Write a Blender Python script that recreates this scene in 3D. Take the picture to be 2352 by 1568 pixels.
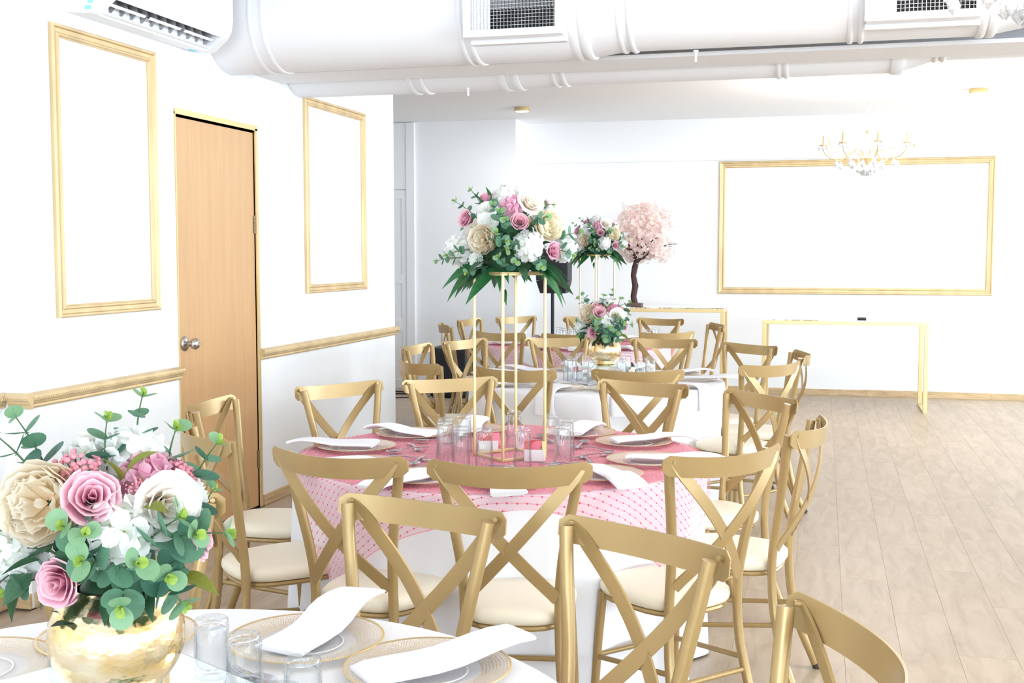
import bpy, math, random
from mathutils import Vector, Matrix, noise as mnoise
for _o in list(bpy.data.objects): bpy.data.objects.remove(_o, do_unlink=True)
S = bpy.context.scene
COL = S.collection
PI = math.pi
R = math.radians
rnd = random.Random(7)

# ------------------------------------------------------------------ camera, light, exposure
CAM_H = 1.45
cam_d = bpy.data.cameras.new('camera'); cam = bpy.data.objects.new('camera', cam_d); COL.objects.link(cam)
cam_d.sensor_fit = 'HORIZONTAL'; cam_d.sensor_width = 36.0; cam_d.lens = 36.0 * 2700 / 2352
cam_d.clip_start = 0.05; cam_d.clip_end = 100
cam.location = (0, 0, CAM_H); cam.rotation_euler = (PI/2 - 0.0739, 0.0004, 0.2585)
S.camera = cam

S.view_settings.view_transform = 'Standard'; S.view_settings.look = 'None'
S.view_settings.gamma = 1.0; S.view_settings.use_curve_mapping = False
S.view_settings.exposure = -0.10
cy = S.cycles
cy.use_adaptive_sampling = True; cy.adaptive_threshold = 0.02
cy.max_bounces = 12; cy.diffuse_bounces = 6; cy.glossy_bounces = 5; cy.transmission_bounces = 8
cy.transparent_max_bounces = 24; cy.caustics_reflective = False; cy.caustics_refractive = False
cy.sample_clamp_indirect = 6.0
try: cy.use_denoising = True
except Exception: pass

wd = bpy.data.worlds.new('sky'); S.world = wd; wd.use_nodes = True
wd.node_tree.nodes['Background'].inputs[0].default_value = (0.86, 0.93, 1.0, 1)
wd.node_tree.nodes['Background'].inputs[1].default_value = 1.0

def area(name, loc, rot, sx, sy, watts, col=(0.95, 0.975, 1.0)):
    l = bpy.data.lights.new(name, 'AREA'); l.shape = 'RECTANGLE'; l.size = sx; l.size_y = sy
    l.energy = watts; l.color = col
    o = bpy.data.objects.new(name, l); COL.objects.link(o); o.location = loc; o.rotation_euler = rot
    return o
WIN_R = [(-8.0, -5.6), (-5.1, -2.7), (-2.2, .2), (.7, 3.1), (3.6, 6.0), (6.5, 8.9), (9.4, 12.2)]   # daylight through the windows of the right wall
FILL_WIN_B = [(-2.9, -.4), (.1, 2.6), (3.1, 5.6), (6.1, 7.3)]                                              # unseen windows behind the camera, added to even out the light
XR, YB, ZC = 7.6, -8.6, 2.86
DAY = (0.74, 0.885, 1.0)
P_R, P_B = (60, 60, 60, 62, 74, 100, 130), 135          # watts per metre of window
for k, (a, b) in enumerate(WIN_R):
    area('window_daylight', (XR + 0.10, (a + b)/2, 1.5), (0, PI/2, 0), 2.1, b - a, P_R[k] * (b - a), DAY)
for k, (a, b) in enumerate(FILL_WIN_B):
    area('window_daylight', ((a + b)/2, YB - 0.10, 1.5), (PI/2, 0, 0), b - a, 2.1, P_B * (b - a), DAY)  # added fill light from behind, set in the unseen openings

# ------------------------------------------------------------------ helpers
def lin(r, g, b):
    f = lambda c: (c/255/12.92) if c/255 <= 0.04045 else ((c/255 + 0.055)/1.055)**2.4
    return (f(r), f(g), f(b), 1)

class MB:
    """collects geometry; build() links it as one mesh object"""
    def __init__(s): s.v = []; s.f = []; s.t = []; s.mi = []
    def add(s, vs, fs, t=None, mi=0):
        n = len(s.v); s.v += [tuple(p) for p in vs]; s.f += [tuple(i + n for i in f) for f in fs]
        s.t += list(t) if t is not None else [0.0]*len(vs); s.mi += [mi]*len(fs); return n
    def box(s, x0, y0, z0, x1, y1, z1, mi=0):
        vs = [(x, y, z) for z in (z0, z1) for y in (y0, y1) for x in (x0, x1)]
        s.add(vs, [(0,2,3,1),(4,5,7,6),(0,1,5,4),(2,6,7,3),(0,4,6,2),(1,3,7,5)], mi=mi)
    def bbox(s, x0, y0, z0, x1, y1, z1, b=0.004, mi=0):
        """box with bevelled edges"""
        b = min(b, abs(x1-x0)*.45, abs(y1-y0)*.45, abs(z1-z0)*.45)
        vs = []
        lv = [(z0, b), (z0 + b, 0), (z1 - b, 0), (z1, b)]
        for z, i in lv:
            for (x, y) in ((x0+b, y0+i), (x1-b, y0+i), (x1-i, y0+b), (x1-i, y1-b), (x1-b, y1-i), (x0+b, y1-i), (x0+i, y1-b), (x0+i, y0+b)):
                vs.append((x, y, z))
        fs = [tuple(range(7, -1, -1)), tuple(range(24, 32))]
        for l in range(3):
            for k in range(8):
                a = l*8 + k; c = l*8 + (k+1) % 8
                fs.append((a, c, c+8, a+8))
        s.add(vs, fs, mi=mi)
    def tube(s, pts, r, n=10, caps=True, mi=0, tv=None):
        pts = [Vector(p) for p in pts]; m = len(pts)
        rr = r if hasattr(r, '__len__') else [r]*m
        up = None; vs = []; fs = []; tt = []
        for i, p in enumerate(pts):
            d = (pts[min(i+1, m-1)] - pts[max(i-1, 0)]).normalized()
            if up is None:
                up = Vector((0,0,1)) if abs(d.z) < .9 else Vector((0,1,0))
            a = (up - d*up.dot(d))
            if a.length < 1e-6: a = d.orthogonal()
            a.normalize(); up = a; b = d.cross(a)
            for k in range(n):
                q = 2*PI*k/n
                vs.append(p + (a*math.cos(q) + b*math.sin(q))*rr[i]); tt.append(i/(m-1))
        for i in range(m-1):
            for k in range(n):
                fs.append((i*n+k, i*n+(k+1)%n, (i+1)*n+(k+1)%n, (i+1)*n+k))
        if caps: fs += [tuple(range(n-1,-1,-1)), tuple(range((m-1)*n, m*n))]
        s.add(vs, fs, tt, mi)
    def lathe(s, prof, n=32, axis='z', o=(0,0,0), mi=0, closed=False):
        vs = []; fs = []; m = len(prof)
        for (r, h) in prof:
            for k in range(n):
                q = 2*PI*k/n; a, b = r*math.cos(q), r*math.sin(q)
                vs.append((o[0]+a, o[1]+b, o[2]+h) if axis == 'z' else (o[0]+h, o[1]+a, o[2]+b) if axis == 'x' else (o[0]+b, o[1]+h, o[2]+a))
        for i in range(m if closed else m-1):
            for k in range(n):
                j = (i+1) % m
                fs.append((i*n+k, i*n+(k+1)%n, j*n+(k+1)%n, j*n+k))
        if not closed:
            if prof[0][0] > 1e-6: fs.append(tuple(range(n-1,-1,-1)))
            if prof[-1][0] > 1e-6: fs.append(tuple(range((m-1)*n, m*n)))
        s.add(vs, fs, mi=mi)
    def extrude(s, prof, p0, p1, u, w, mi=0):
        """closed profile (a,b) swept from p0 to p1; a along u, b along w"""
        p0, p1, u, w = map(Vector, (p0, p1, u, w)); n = len(prof)
        vs = [p + u*a + w*b for p in (p0, p1) for (a, b) in prof]
        fs = [(k, (k+1)%n, n+(k+1)%n, n+k) for k in range(n)] + [tuple(range(n-1,-1,-1)), tuple(range(n, 2*n))]
        s.add(vs, fs, mi=mi)
    def grid(s, fn, nu, nv, t=None, mi=0):
        vs = []; tt = []
        for j in range(nv+1):
            for i in range(nu+1):
                vs.append(fn(i/nu, j/nv)); tt.append(t(i/nu, j/nv) if t else j/nv)
        fs = [(j*(nu+1)+i, j*(nu+1)+i+1, (j+1)*(nu+1)+i+1, (j+1)*(nu+1)+i) for j in range(nv) for i in range(nu)]
        s.add(vs, fs, tt, mi)
    def xf(s, M, i0=0):
        for i in range(i0, len(s.v)): s.v[i] = tuple(M @ Vector(s.v[i]))
    def mesh(s, name, mats, smooth=True, t=False, angle=None):
        me = bpy.data.meshes.new(name); me.from_pydata(s.v, [], s.f)
        for m in (mats if isinstance(mats, (list, tuple)) else [mats]): me.materials.append(m)
        if any(s.mi): me.polygons.foreach_set('material_index', s.mi)
        import bmesh
        bm = bmesh.new(); bm.from_mesh(me); bmesh.ops.recalc_face_normals(bm, faces=bm.faces); bm.to_mesh(me); bm.free()
        if smooth: me.polygons.foreach_set('use_smooth', [True]*len(me.polygons))
        if t:
            at = me.attributes.new('t', 'FLOAT', 'POINT'); at.data.foreach_set('value', s.t)
        if smooth and angle is not None:
            me.set_sharp_from_angle(angle=R(angle))
        me.update(); return me
    def build(s, name, mats, parent=None, smooth=True, t=False, angle=40, loc=None, rot=None):
        return put(name, s.mesh(name, mats, smooth, t, angle), parent, loc, rot)

def put(name, me, parent=None, loc=None, rot=None, scale=None):
    o = bpy.data.objects.new(name, me); COL.objects.link(o)
    if parent: o.parent = parent
    if loc is not None: o.location = loc
    if rot is not None: o.rotation_euler = rot
    if scale is not None: o.scale = (scale,)*3 if not hasattr(scale, '__len__') else scale
    return o
def tag(o, label, cat, group=None, kind=None):
    o['label'] = label; o['category'] = cat
    if group: o['group'] = group
    if kind: o['kind'] = kind
    return o
def thing(name, label, cat, loc=(0,0,0), rz=0, group=None):
    o = bpy.data.objects.new(name, None); COL.objects.link(o); o.empty_display_size = .05
    o.location = loc; o.rotation_euler = (0,0,rz)
    return tag(o, label, cat, group)
def struct(o):
    o['kind'] = 'structure'; return o
KIDS = {}
def kids(o):
    return list(o.children)
def dup(root, loc, rz, label, group=None, scale=None):
    def cp(o, parent):
        c = o.copy(); COL.objects.link(c)
        if parent: c.parent = parent
        for ch in kids(o): cp(ch, c)
        return c
    r = cp(root, None); r.location = loc; r.rotation_euler = (0,0,rz); r['label'] = label
    if group: r['group'] = group
    if scale: r.scale = (scale,)*3
    return r
def look(d, roll=0):
    """rotation that takes +Z to direction d"""
    q = Vector(d).normalized().to_track_quat('Z', 'Y')
    return (q.to_matrix() @ Matrix.Rotation(roll, 3, 'Z')).to_euler()
ORD = ['leftmost', 'second from left', 'third from left', 'fourth from left', 'fifth from left', 'sixth from left', 'seventh from left', 'eighth from left', 'ninth from left', 'tenth from left', 'eleventh from left']
def px_x(p):   # how far right a point stands as the photographer sees it, for wording labels
    c, s_ = math.cos(.2585), math.sin(.2585)
    return (p[0]*c + p[1]*s_)/(-p[0]*s_ + p[1]*c)

# ------------------------------------------------------------------ materials
def mat(name, col, rough=.5, metal=0, spec=None, bump=None, var=None, transl=0, **kw):
    m = bpy.data.materials.new(name); m.use_nodes = True; nt = m.node_tree; b = nt.nodes['Principled BSDF']
    c = lin(*col) if max(col) > 1.001 else (*col, 1)
    b.inputs['Base Color'].default_value = c; b.inputs['Roughness'].default_value = rough; b.inputs['Metallic'].default_value = metal
    if spec is not None: b.inputs['Specular IOR Level'].default_value = spec
    tc = nt.nodes.new('ShaderNodeTexCoord')
    if var:   # (scale, amount, stretch)
        mp = nt.nodes.new('ShaderNodeMapping'); mp.inputs['Scale'].default_value = var[2] if len(var) > 2 else (1,1,1)
        nz = nt.nodes.new('ShaderNodeTexNoise'); nz.inputs['Scale'].default_value = var[0]; nz.inputs['Detail'].default_value = 5
        nt.links.new(tc.outputs['Object'], mp.inputs[0]); nt.links.new(mp.outputs[0], nz.inputs['Vector'])
        rp = nt.nodes.new('ShaderNodeValToRGB'); rp.color_ramp.elements[0].position = .3; rp.color_ramp.elements[1].position = .7
        k = var[1]
        rp.color_ramp.elements[0].color = tuple(x*(1-k) for x in c[:3]) + (1,); rp.color_ramp.elements[1].color = tuple(min(1, x*(1+k)) for x in c[:3]) + (1,)
        nt.links.new(nz.outputs['Fac'], rp.inputs[0]); nt.links.new(rp.outputs[0], b.inputs['Base Color'])
    if bump:  # (scale, strength, distance, stretch)
        mp = nt.nodes.new('ShaderNodeMapping'); mp.inputs['Scale'].default_value = bump[3] if len(bump) > 3 else (1,1,1)
        nz = nt.nodes.new('ShaderNodeTexNoise'); nz.inputs['Scale'].default_value = bump[0]; nz.inputs['Detail'].default_value = 4
        bp = nt.nodes.new('ShaderNodeBump'); bp.inputs['Strength'].default_value = bump[1]; bp.inputs['Distance'].default_value = bump[2]
        nt.links.new(tc.outputs['Object'], mp.inputs[0]); nt.links.new(mp.outputs[0], nz.inputs['Vector'])
        nt.links.new(nz.outputs['Fac'], bp.inputs['Height']); nt.links.new(bp.outputs[0], b.inputs['Normal'])
    if transl:
        out = nt.nodes['Material Output']; tr = nt.nodes.new('ShaderNodeBsdfTranslucent'); tr.inputs[0].default_value = c
        mx = nt.nodes.new('ShaderNodeMixShader'); mx.inputs[0].default_value = transl
        nt.links.new(b.outputs[0], mx.inputs[1]); nt.links.new(tr.outputs[0], mx.inputs[2]); nt.links.new(mx.outputs[0], out.inputs[0])
    return m
def emis(name, col, strength):
    m = bpy.data.materials.new(name); m.use_nodes = True; b = m.node_tree.nodes['Principled BSDF']
    b.inputs['Base Color'].default_value = lin(*col); b.inputs['Emission Color'].default_value = lin(*col); b.inputs['Emission Strength'].default_value = strength
    return m
def petal_mat(name, stops, transl=.25, rough=.6):
    """colour runs along the petal from its base (t=0) to its lip (t=1)"""
    m = bpy.data.materials.new(name); m.use_nodes = True; nt = m.node_tree; b = nt.nodes['Principled BSDF']
    at = nt.nodes.new('ShaderNodeAttribute'); at.attribute_name = 't'
    rp = nt.nodes.new('ShaderNodeValToRGB'); e = rp.color_ramp.elements
    e[0].position, e[1].position = stops[0][0], stops[-1][0]; e[0].color, e[1].color = lin(*stops[0][1]), lin(*stops[-1][1])
    for p, c in stops[1:-1]:
        q = e.new(p); q.color = lin(*c)
    nt.links.new(at.outputs['Fac'], rp.inputs[0]); nt.links.new(rp.outputs[0], b.inputs['Base Color']); b.inputs['Roughness'].default_value = rough
    b.inputs['Specular IOR Level'].default_value = .2
    tr = nt.nodes.new('ShaderNodeBsdfTranslucent'); nt.links.new(rp.outputs[0], tr.inputs[0])
    mx = nt.nodes.new('ShaderNodeMixShader'); mx.inputs[0].default_value = transl
    nt.links.new(b.outputs[0], mx.inputs[1]); nt.links.new(tr.outputs[0], mx.inputs[2]); nt.links.new(mx.outputs[0], nt.nodes['Material Output'].inputs[0])
    return m
def thin_glass(name, tint=(1,1,1), edge=.7, rough=.02, base=.05):
    m = bpy.data.materials.new(name); m.use_nodes = True; nt = m.node_tree
    for n in list(nt.nodes):
        if n.type == 'BSDF_PRINCIPLED': nt.nodes.remove(n)
    tr = nt.nodes.new('ShaderNodeBsdfTransparent'); tr.inputs[0].default_value = (*tint, 1)
    gl = nt.nodes.new('ShaderNodeBsdfGlossy'); gl.inputs['Roughness'].default_value = rough; gl.inputs[0].default_value = (.92,.95,.97,1)
    fr = nt.nodes.new('ShaderNodeLayerWeight'); fr.inputs['Blend'].default_value = .5     # Fresnel-like rise of the reflection at grazing angles
    pw = nt.nodes.new('ShaderNodeMath'); pw.operation = 'POWER'; pw.inputs[1].default_value = 3.0; nt.links.new(fr.outputs['Facing'], pw.inputs[0])
    ma = nt.nodes.new('ShaderNodeMath'); ma.operation = 'MULTIPLY_ADD'; ma.inputs[1].default_value = edge; ma.inputs[2].default_value = base; nt.links.new(pw.outputs[0], ma.inputs[0])
    mx = nt.nodes.new('ShaderNodeMixShader')
    nt.links.new(ma.outputs[0], mx.inputs[0])
    tn = nt.nodes.new('ShaderNodeMix'); tn.data_type = 'RGBA'; tn.inputs['A'].default_value = (.985,.99,.99,1); tn.inputs['B'].default_value = (.62,.66,.68,1)
    p2 = nt.nodes.new('ShaderNodeMath'); p2.operation = 'POWER'; p2.inputs[1].default_value = 2.2; nt.links.new(fr.outputs['Facing'], p2.inputs[0]); nt.links.new(p2.outputs[0], tn.inputs['Factor']); nt.links.new(tn.outputs['Result'], tr.inputs[0])
    nt.links.new(tr.outputs[0], mx.inputs[1]); nt.links.new(gl.outputs[0], mx.inputs[2])
    nt.links.new(mx.outputs[0], nt.nodes['Material Output'].inputs[0])
    return m

WALL = mat('wall_paint', (244,245,247), .75, bump=(60, .05, .002), spec=.2)
CEIL = mat('ceiling_paint', (249,249,250), .8, spec=.2)
BEAMP = mat('beam_paint', (238,238,241), .7, spec=.2)
DUCT = mat('duct_paint', (231,231,234), .5, bump=(3, .05, .01), spec=.3)
PLAST = mat('white_plastic', (243,244,247), .3)
GOLDTRIM = mat('gold_leaf_moulding', (212,186,142), .42, .35, var=(9, .14, (1,1,.25)), bump=(40, .12, .002))
GOLDPAINT = mat('gold_painted_bar', (218,194,142), .34, .45)
CHAIR = mat('gold_chair_paint', (172,144,96), .32, .28, var=(7, .05))
CREAM = mat('cream_vinyl', (240,229,208), .42, bump=(25, .06, .004))
CLOTH = mat('white_tablecloth', (243,243,249), .85, bump=(350, .06, .0006), spec=.1)
NAPK = mat('white_napkin', (244,244,251), .85, bump=(300, .08, .0006), spec=.1)
GLASS = thin_glass('clear_glass')
CERAM = mat('white_ceramic', (240,238,238), .2)
STEEL = mat('stainless_steel', (190,190,195), .18, 1.0)
BLACK = mat('black_speaker', (28,30,36), .5)
GRILL = mat('black_grille', (22,25,34), .6, bump=(400, .3, .001))
DARK = mat('dark_recess', (42,42,46), .7)
GREYM = mat('grey_metal', (150,150,152), .4, .5)
MIRROR = mat('mirror', (245,250,252), .02, 1.0)
BARK = mat('brown_bark', (70,46,44), .75, bump=(30, .8, .01, (1,1,.2)))
WOODB = mat('dark_wood_block', (105,80,72), .6)
RED = mat('red_packet', (214,40,52), .4)
PINKP = mat('pink_packet', (238,130,150), .4)
YELP = mat('yellow_packet', (240,226,150), .4)
BLUEP = mat('blue_tape', (140,215,240), .5)
INK = mat('dark_ink', (40,40,60), .6)
LEDM = emis('lamp_diffuser', (255,248,232), 3.0)
BULB = emis('candle_bulb', (255,246,228), 6.0)
CRYST = mat('crystal', (250,250,252), .05, 0)
CRYST.node_tree.nodes['Principled BSDF'].inputs['Transmission Weight'].default_value = .35
RUBBER = mat('rubber', (60,55,48), .7)
HINGEM = mat('dark_bronze', (120,98,70), .4, .6)
CHROME = mat('brushed_nickel', (195,190,186), .25, 1.0)

def wood_mat(name, a, b_, scale, stretch, rough=.4, bump=.1):
    m = bpy.data.materials.new(name); m.use_nodes = True; nt = m.node_tree; b = nt.nodes['Principled BSDF']
    tc = nt.nodes.new('ShaderNodeTexCoord'); oi = nt.nodes.new('ShaderNodeObjectInfo')
    off = nt.nodes.new('ShaderNodeVectorMath'); off.operation = 'MULTIPLY_ADD'
    cmb = nt.nodes.new('ShaderNodeCombineXYZ')
    for k in range(3): nt.links.new(oi.outputs['Random'], cmb.inputs[k])
    nt.links.new(cmb.outputs[0], off.inputs[0]); off.inputs[1].default_value = (37, 53, 11); nt.links.new(tc.outputs['Object'], off.inputs[2])
    mp = nt.nodes.new('ShaderNodeMapping'); mp.inputs['Scale'].default_value = stretch; nt.links.new(off.outputs[0], mp.inputs[0])
    nz = nt.nodes.new('ShaderNodeTexNoise'); nz.inputs['Scale'].default_value = scale; nz.inputs['Detail'].default_value = 8; nz.inputs['Roughness'].default_value = .62; nz.inputs['Distortion'].default_value = .7
    nt.links.new(mp.outputs[0], nz.inputs['Vector'])
    rp = nt.nodes.new('ShaderNodeValToRGB'); e = rp.color_ramp.elements; e[0].position = .32; e[1].position = .62; e[0].color = lin(*a); e[1].color = lin(*b_)
    nt.links.new(nz.outputs['Fac'], rp.inputs[0])
    hs = nt.nodes.new('ShaderNodeHueSaturation'); mr = nt.nodes.new('ShaderNodeMapRange'); mr.inputs['To Min'].default_value = .95; mr.inputs['To Max'].default_value = 1.04
    nt.links.new(oi.outputs['Random'], mr.inputs[0]); nt.links.new(mr.outputs[0], hs.inputs['Value']); nt.links.new(rp.outputs[0], hs.inputs['Color'])
    nt.links.new(hs.outputs[0], b.inputs['Base Color']); b.inputs['Roughness'].default_value = rough
    bp = nt.nodes.new('ShaderNodeBump'); bp.inputs['Strength'].default_value = bump; bp.inputs['Distance'].default_value = .001
    nt.links.new(nz.outputs['Fac'], bp.inputs['Height']); nt.links.new(bp.outputs[0], b.inputs['Normal'])
    return m
FLOORW = wood_mat('pale_oak_plank', (164,144,121), (186,167,145), 3.2, (5, .9, 1), .42, .15)
BASEW = wood_mat('oak_skirting', (180,150,110), (212,184,142), 5, (1, 1, 9), .45)
DOORW = wood_mat('honey_maple_veneer', (203,158,110), (211,168,120), 4, (9, 9, .35), .38, .03)

# ------------------------------------------------------------------ room shell
XL = -3.115
def wallbox(name, *boxes, m=WALL):
    b = MB()
    for q in boxes: b.box(*q)
    return struct(b.build(name, m, smooth=False))
DY0, DY1, DZ = 5.255, 6.095, 2.145      # door opening
wallbox('wall_left', (XL-.16, 4.075, 0, XL, DY0, ZC), (XL-.16, DY1, 0, XL, 8.326, ZC), (XL-.16, DY0, DZ, XL, DY1, ZC), (XL-.16, DY0, 0, XL-.07, DY1, DZ))
wallbox('wall_left_near', (XL-.26, YB, 0, XL-.11, 4.075, ZC))
wallbox('wall_alcove', (-6.1, 8.17, 0, XL-.16, 8.326, ZC))
wallbox('wall_alcove_side', (-6.2, 8.17, 0, -6.1, 12.2, ZC))
wallbox('wall_recess', (-6.1, 12.03, 0, -3.14, 12.66, ZC))
wallbox('wall_back', (-3.14, 12.5, 0, XR+.2, 12.66, ZC))
rb = [(XR, YB, 0, XR+.2, 12.5, .45), (XR, YB, 2.55, XR+.2, 12.5, ZC)]
ys = [YB] + [v for w in WIN_R for v in w] + [12.5]
for k in range(0, len(ys), 2): rb.append((XR, ys[k], .45, XR+.2, ys[k+1], 2.55))
wallbox('wall_right', *rb)
fb = [(XL-.26, YB-.2, 0, XR+.2, YB, .45), (XL-.26, YB-.2, 2.55, XR+.2, YB, ZC)]
xs = [XL-.26] + [v for w in FILL_WIN_B for v in w] + [XR+.2]
for k in range(0, len(xs), 2): fb.append((xs[k], YB-.2, .45, xs[k+1], YB, 2.55))
wallbox('wall_front', *fb)
def winframe(n, p0, p1):
    """white frame with a middle mullion in an opening; p0, p1 are opposite corners"""
    b = MB(); t = .05
    (x0,y0,z0),(x1,y1,z1) = p0, p1
    if abs(x1-x0) < abs(y1-y0):
        ym = (y0+y1)/2
        for (a, c, d, e) in ((y0,y0+t,z0,z1),(y1-t,y1,z0,z1),(ym-t/2,ym+t/2,z0+t,z1-t),(y0+t,ym-t/2,z0,z0+t),(ym+t/2,y1-t,z0,z0+t),(y0+t,ym-t/2,z1-t,z1),(ym+t/2,y1-t,z1-t,z1)):
            b.box(x0, a, d, x1, c, e)
    else:
        xm = (x0+x1)/2
        for (a, c, d, e) in ((x0,x0+t,z0,z1),(x1-t,x1,z0,z1),(xm-t/2,xm+t/2,z0+t,z1-t),(x0+t,xm-t/2,z0,z0+t),(xm+t/2,x1-t,z0,z0+t),(x0+t,xm-t/2,z1-t,z1),(xm+t/2,x1-t,z1-t,z1)):
            b.box(a, y0, d, c, y1, e)
    return struct(b.build('window_%d' % n, PLAST, smooth=False))
wn = 1
for a, b in WIN_R: winframe(wn, (XR+.02, a, .45), (XR+.08, b, 2.55)); wn += 1
for a, b in FILL_WIN_B: winframe(wn, (a, YB-.08, .45), (b, YB-.02, 2.55)); wn += 1  # frames for the added openings behind the camera

b = MB(); b.box(-6.2, YB-.2, ZC, XR+.2, 12.66, ZC+.1); ceiling = struct(b.build('ceiling', CEIL, smooth=False))
# floor slab with planks laid on it
b = MB(); b.box(-6.2, YB-.2, -.1, XR+.2, 12.66, -.012); floor = struct(b.build('floor', FLOORW, smooth=False))
def plank_mesh(L, W=.2):
    p = MB(); p.bbox(-W/2+.0002, 0.0002, -.012, W/2-.0002, L-.0002, 0, .0007); return p.mesh('plank', FLOORW, smooth=False)
PL = {}
def plank(x, y0, y1):
    L = round(y1-y0, 3)
    if L < .06: return
    if L not in PL: PL[L] = plank_mesh(L)
    put('plank', PL[L], floor, (x, y0, 0))
def planks(x0, x1, ya, yb):
    n = int(round((x1-x0)/.2))
    for i in range(n):
        x = x0 + .1 + .2*i; y = ya - [0, .5, .9, .3, .75][i % 5]*1.2
        while y < yb:
            a, c = max(y, ya), min(y+1.2, yb); plank(x, round(a,2), round(c,2)); y += 1.2
planks(-3.1, 2.1, 3.6, 12.48)
planks(-4.7, -3.1, 9.6, 12.02)
# the rest of the floor: same boards, joined, out of the picture
b = MB()
for (x0,x1,ya,yb) in ((-3.1,2.1,YB,3.6),(2.1,7.5,YB,12.48),(-4.7,-3.1,8.33,9.6)):
    for i in range(int(round((x1-x0)/.2))):
        x = x0+.2*i; y = ya - [0,.5,.9,.3,.75][i%5]*1.2
        while y < yb:
            a, c = max(y, ya), min(y+1.2, yb)
            if c-a > .02: b.box(x+.0004, a+.0004, -.012, x+.1996, c-.0004, 0)
            y += 1.2
o = b.build('floorboards', FLOORW, floor, smooth=False); o['kind'] = 'stuff'

# beam that the ducts run along
wallbox('trim_1', (XL, 6.10, 2.455, XR, 6.45, 2.475), (XL, 6.41, 2.475, XR, 6.45, ZC), m=BEAMP)    # L-shaped beam, hollowed towards the big duct to shape a dark strip of shade
# thin ledge on the back wall
b = MB(); b.bbox(-3.13, 12.475, 2.425, XR, 12.5, 2.445, .004); struct(b.build('trim_2', WALL, smooth=False))
# skirting
def skirting(name, p0, p1, nrm, h=.065, seg=1.25, m=BASEW):
    p0, p1 = Vector((*p0, 0)), Vector((*p1, 0)); d = p1-p0; L = d.length; d.normalize(); n = max(1, round(L/seg)); w = Vector((*nrm, 0))
    root = None
    for k in range(n):
        q = MB(); hh = h + [0, .003, -.002, .002][k % 4]
        q.extrude([(0,0),(.012,0),(.012,hh-.003),(.009,hh),(0,hh)], p0+d*(L*k/n+.0008), p0+d*(L*(k+1)/n-.0008), w, (0,0,1))
        o = q.build(name if root is None else 'skirting_board', m, root, smooth=False)
        if root is None: root = struct(o)
    return root
skirting('baseboard_back', (-3.13, 12.5), (XR, 12.5), (0,-1))
skirting('baseboard_left', (XL, 4.09), (XL, DY0-.04), (1,0), h=.062)
skirting('baseboard_left_far', (XL, DY1+.04), (XL, 8.326), (1,0), h=.062)
skirting('baseboard_left_near', (XL-.11, .6), (XL-.11, 4.06), (1,0), h=.062)
skirting('baseboard_left_end', (XL-.105, 4.075), (XL, 4.075), (0,-1), h=.062)
skirting('baseboard_recess', (-4.2, 12.03), (-3.16, 12.03), (0,-1), h=.07, m=WALL)

# chair rails: stepped profile with a rope bead
RAILP = [(0,0),(.012,0),(.016,.008),(.014,.016),(.022,.022),(.024,.030),(.034,.036),(.038,.046),(.034,.056),(.022,.060),(.016,.064),(0,.064)]
def rope(mb, p0, p1, n_out, z, step=.016):
    p0, p1, n = Vector(p0), Vector(p1), Vector(n_out); d = p1-p0; L = d.length; d.normalize(); k = int(L/step)
    for i in range(k):
        c = p0 + d*(step*(i+.5)) + n*.034 + Vector((0,0,z))
        a = (d*.5 + Vector((0,0,.8))).normalized(); q = a.cross(n)
        r = step*.42; h = .011
        vs = [c+a*h, c-a*h, c+q*r, c-q*r, c+n*.007]
        mb.add(vs, [(0,2,4),(2,1,4),(1,3,4),(3,0,4)])
def rail(name, p0, p1, nrm, rope_on=True):
    q = MB(); q.extrude(RAILP, p0, p1, nrm, (0,0,1)); o = struct(q.build(name, GOLDTRIM, smooth=True, angle=25))
    if rope_on:
        q = MB(); rope(q, p0, p1, nrm, .043); r = q.build('rope_bead', GOLDTRIM, o, smooth=False); r['kind'] = 'stuff'
    return o
rail('trim_3', (XL, 4.075, .826), (XL, DY0-.005, .826), (1,0,0))
rail('trim_4', (XL, DY1+.02, .847), (XL, 8.345, .847), (1,0,0))
rail('trim_5', (XL-.11, .8, .826), (XL-.11, 4.07, .826), (1,0,0))
rail('trim_6', (XL-.075, 4.075, .826), (XL+.034, 4.075, .826), (0,-1,0), False)

# picture-rail frames on the walls: four mitred mouldings each
def wall_frame(name, org, u, n, w, h, t, prof):
    """org lower corner, u along the wall, n out of the wall"""
    org, u, n = Vector(org), Vector(u), Vector(n); z = Vector((0,0,1)); root = None
    cs = [org, org+u*w, org+u*w+z*h, org+z*h]; ins = [u+z, -u+z, -u-z, u-z]
    for k in range(4):
        a, c = cs[k], cs[(k+1)%4]; ia, ic = ins[k], ins[(k+1)%4]
        q = MB(); m = len(prof)
        vs = [a + ia*(pa*t) + n*pb for pa, pb in prof] + [c + ic*(pa*t) + n*pb for pa, pb in prof]
        q.add(vs, [(i, (i+1)%m, m+(i+1)%m, m+i) for i in range(m)] + [tuple(range(m-1,-1,-1)), tuple(range(m,2*m))])
        o = q.build(name if root is None else 'moulding', GOLDTRIM, root, smooth=True, angle=25)
        if root is None: root = struct(o)
    return root
FP = [(0,0),(0,.016),(.12,.024),(.25,.022),(.33,.014),(.62,.010),(.72,.018),(.85,.018),(.9,.008),(1,.006),(1,0)]
wall_frame('trim_7', (XL, 4.283, 1.183), (0,1,0), (1,0,0), .785, 1.227, .055, FP)
wall_frame('trim_8', (XL, 6.745, 1.207), (0,1,0), (1,0,0), .985, 1.217, .055, FP)
fr = wall_frame('trim_9', (-1.066, 12.5, 1.04), (1,0,0), (0,-1,0), 2.69, 1.372, .068, FP)
q = MB()
for k in range(int(2.69/.024)):
    for z in (1.046, 2.394): q.bbox(-1.06+.024*k, 12.478, z, -1.045+.024*k, 12.484, z+.012, .003)
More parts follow.
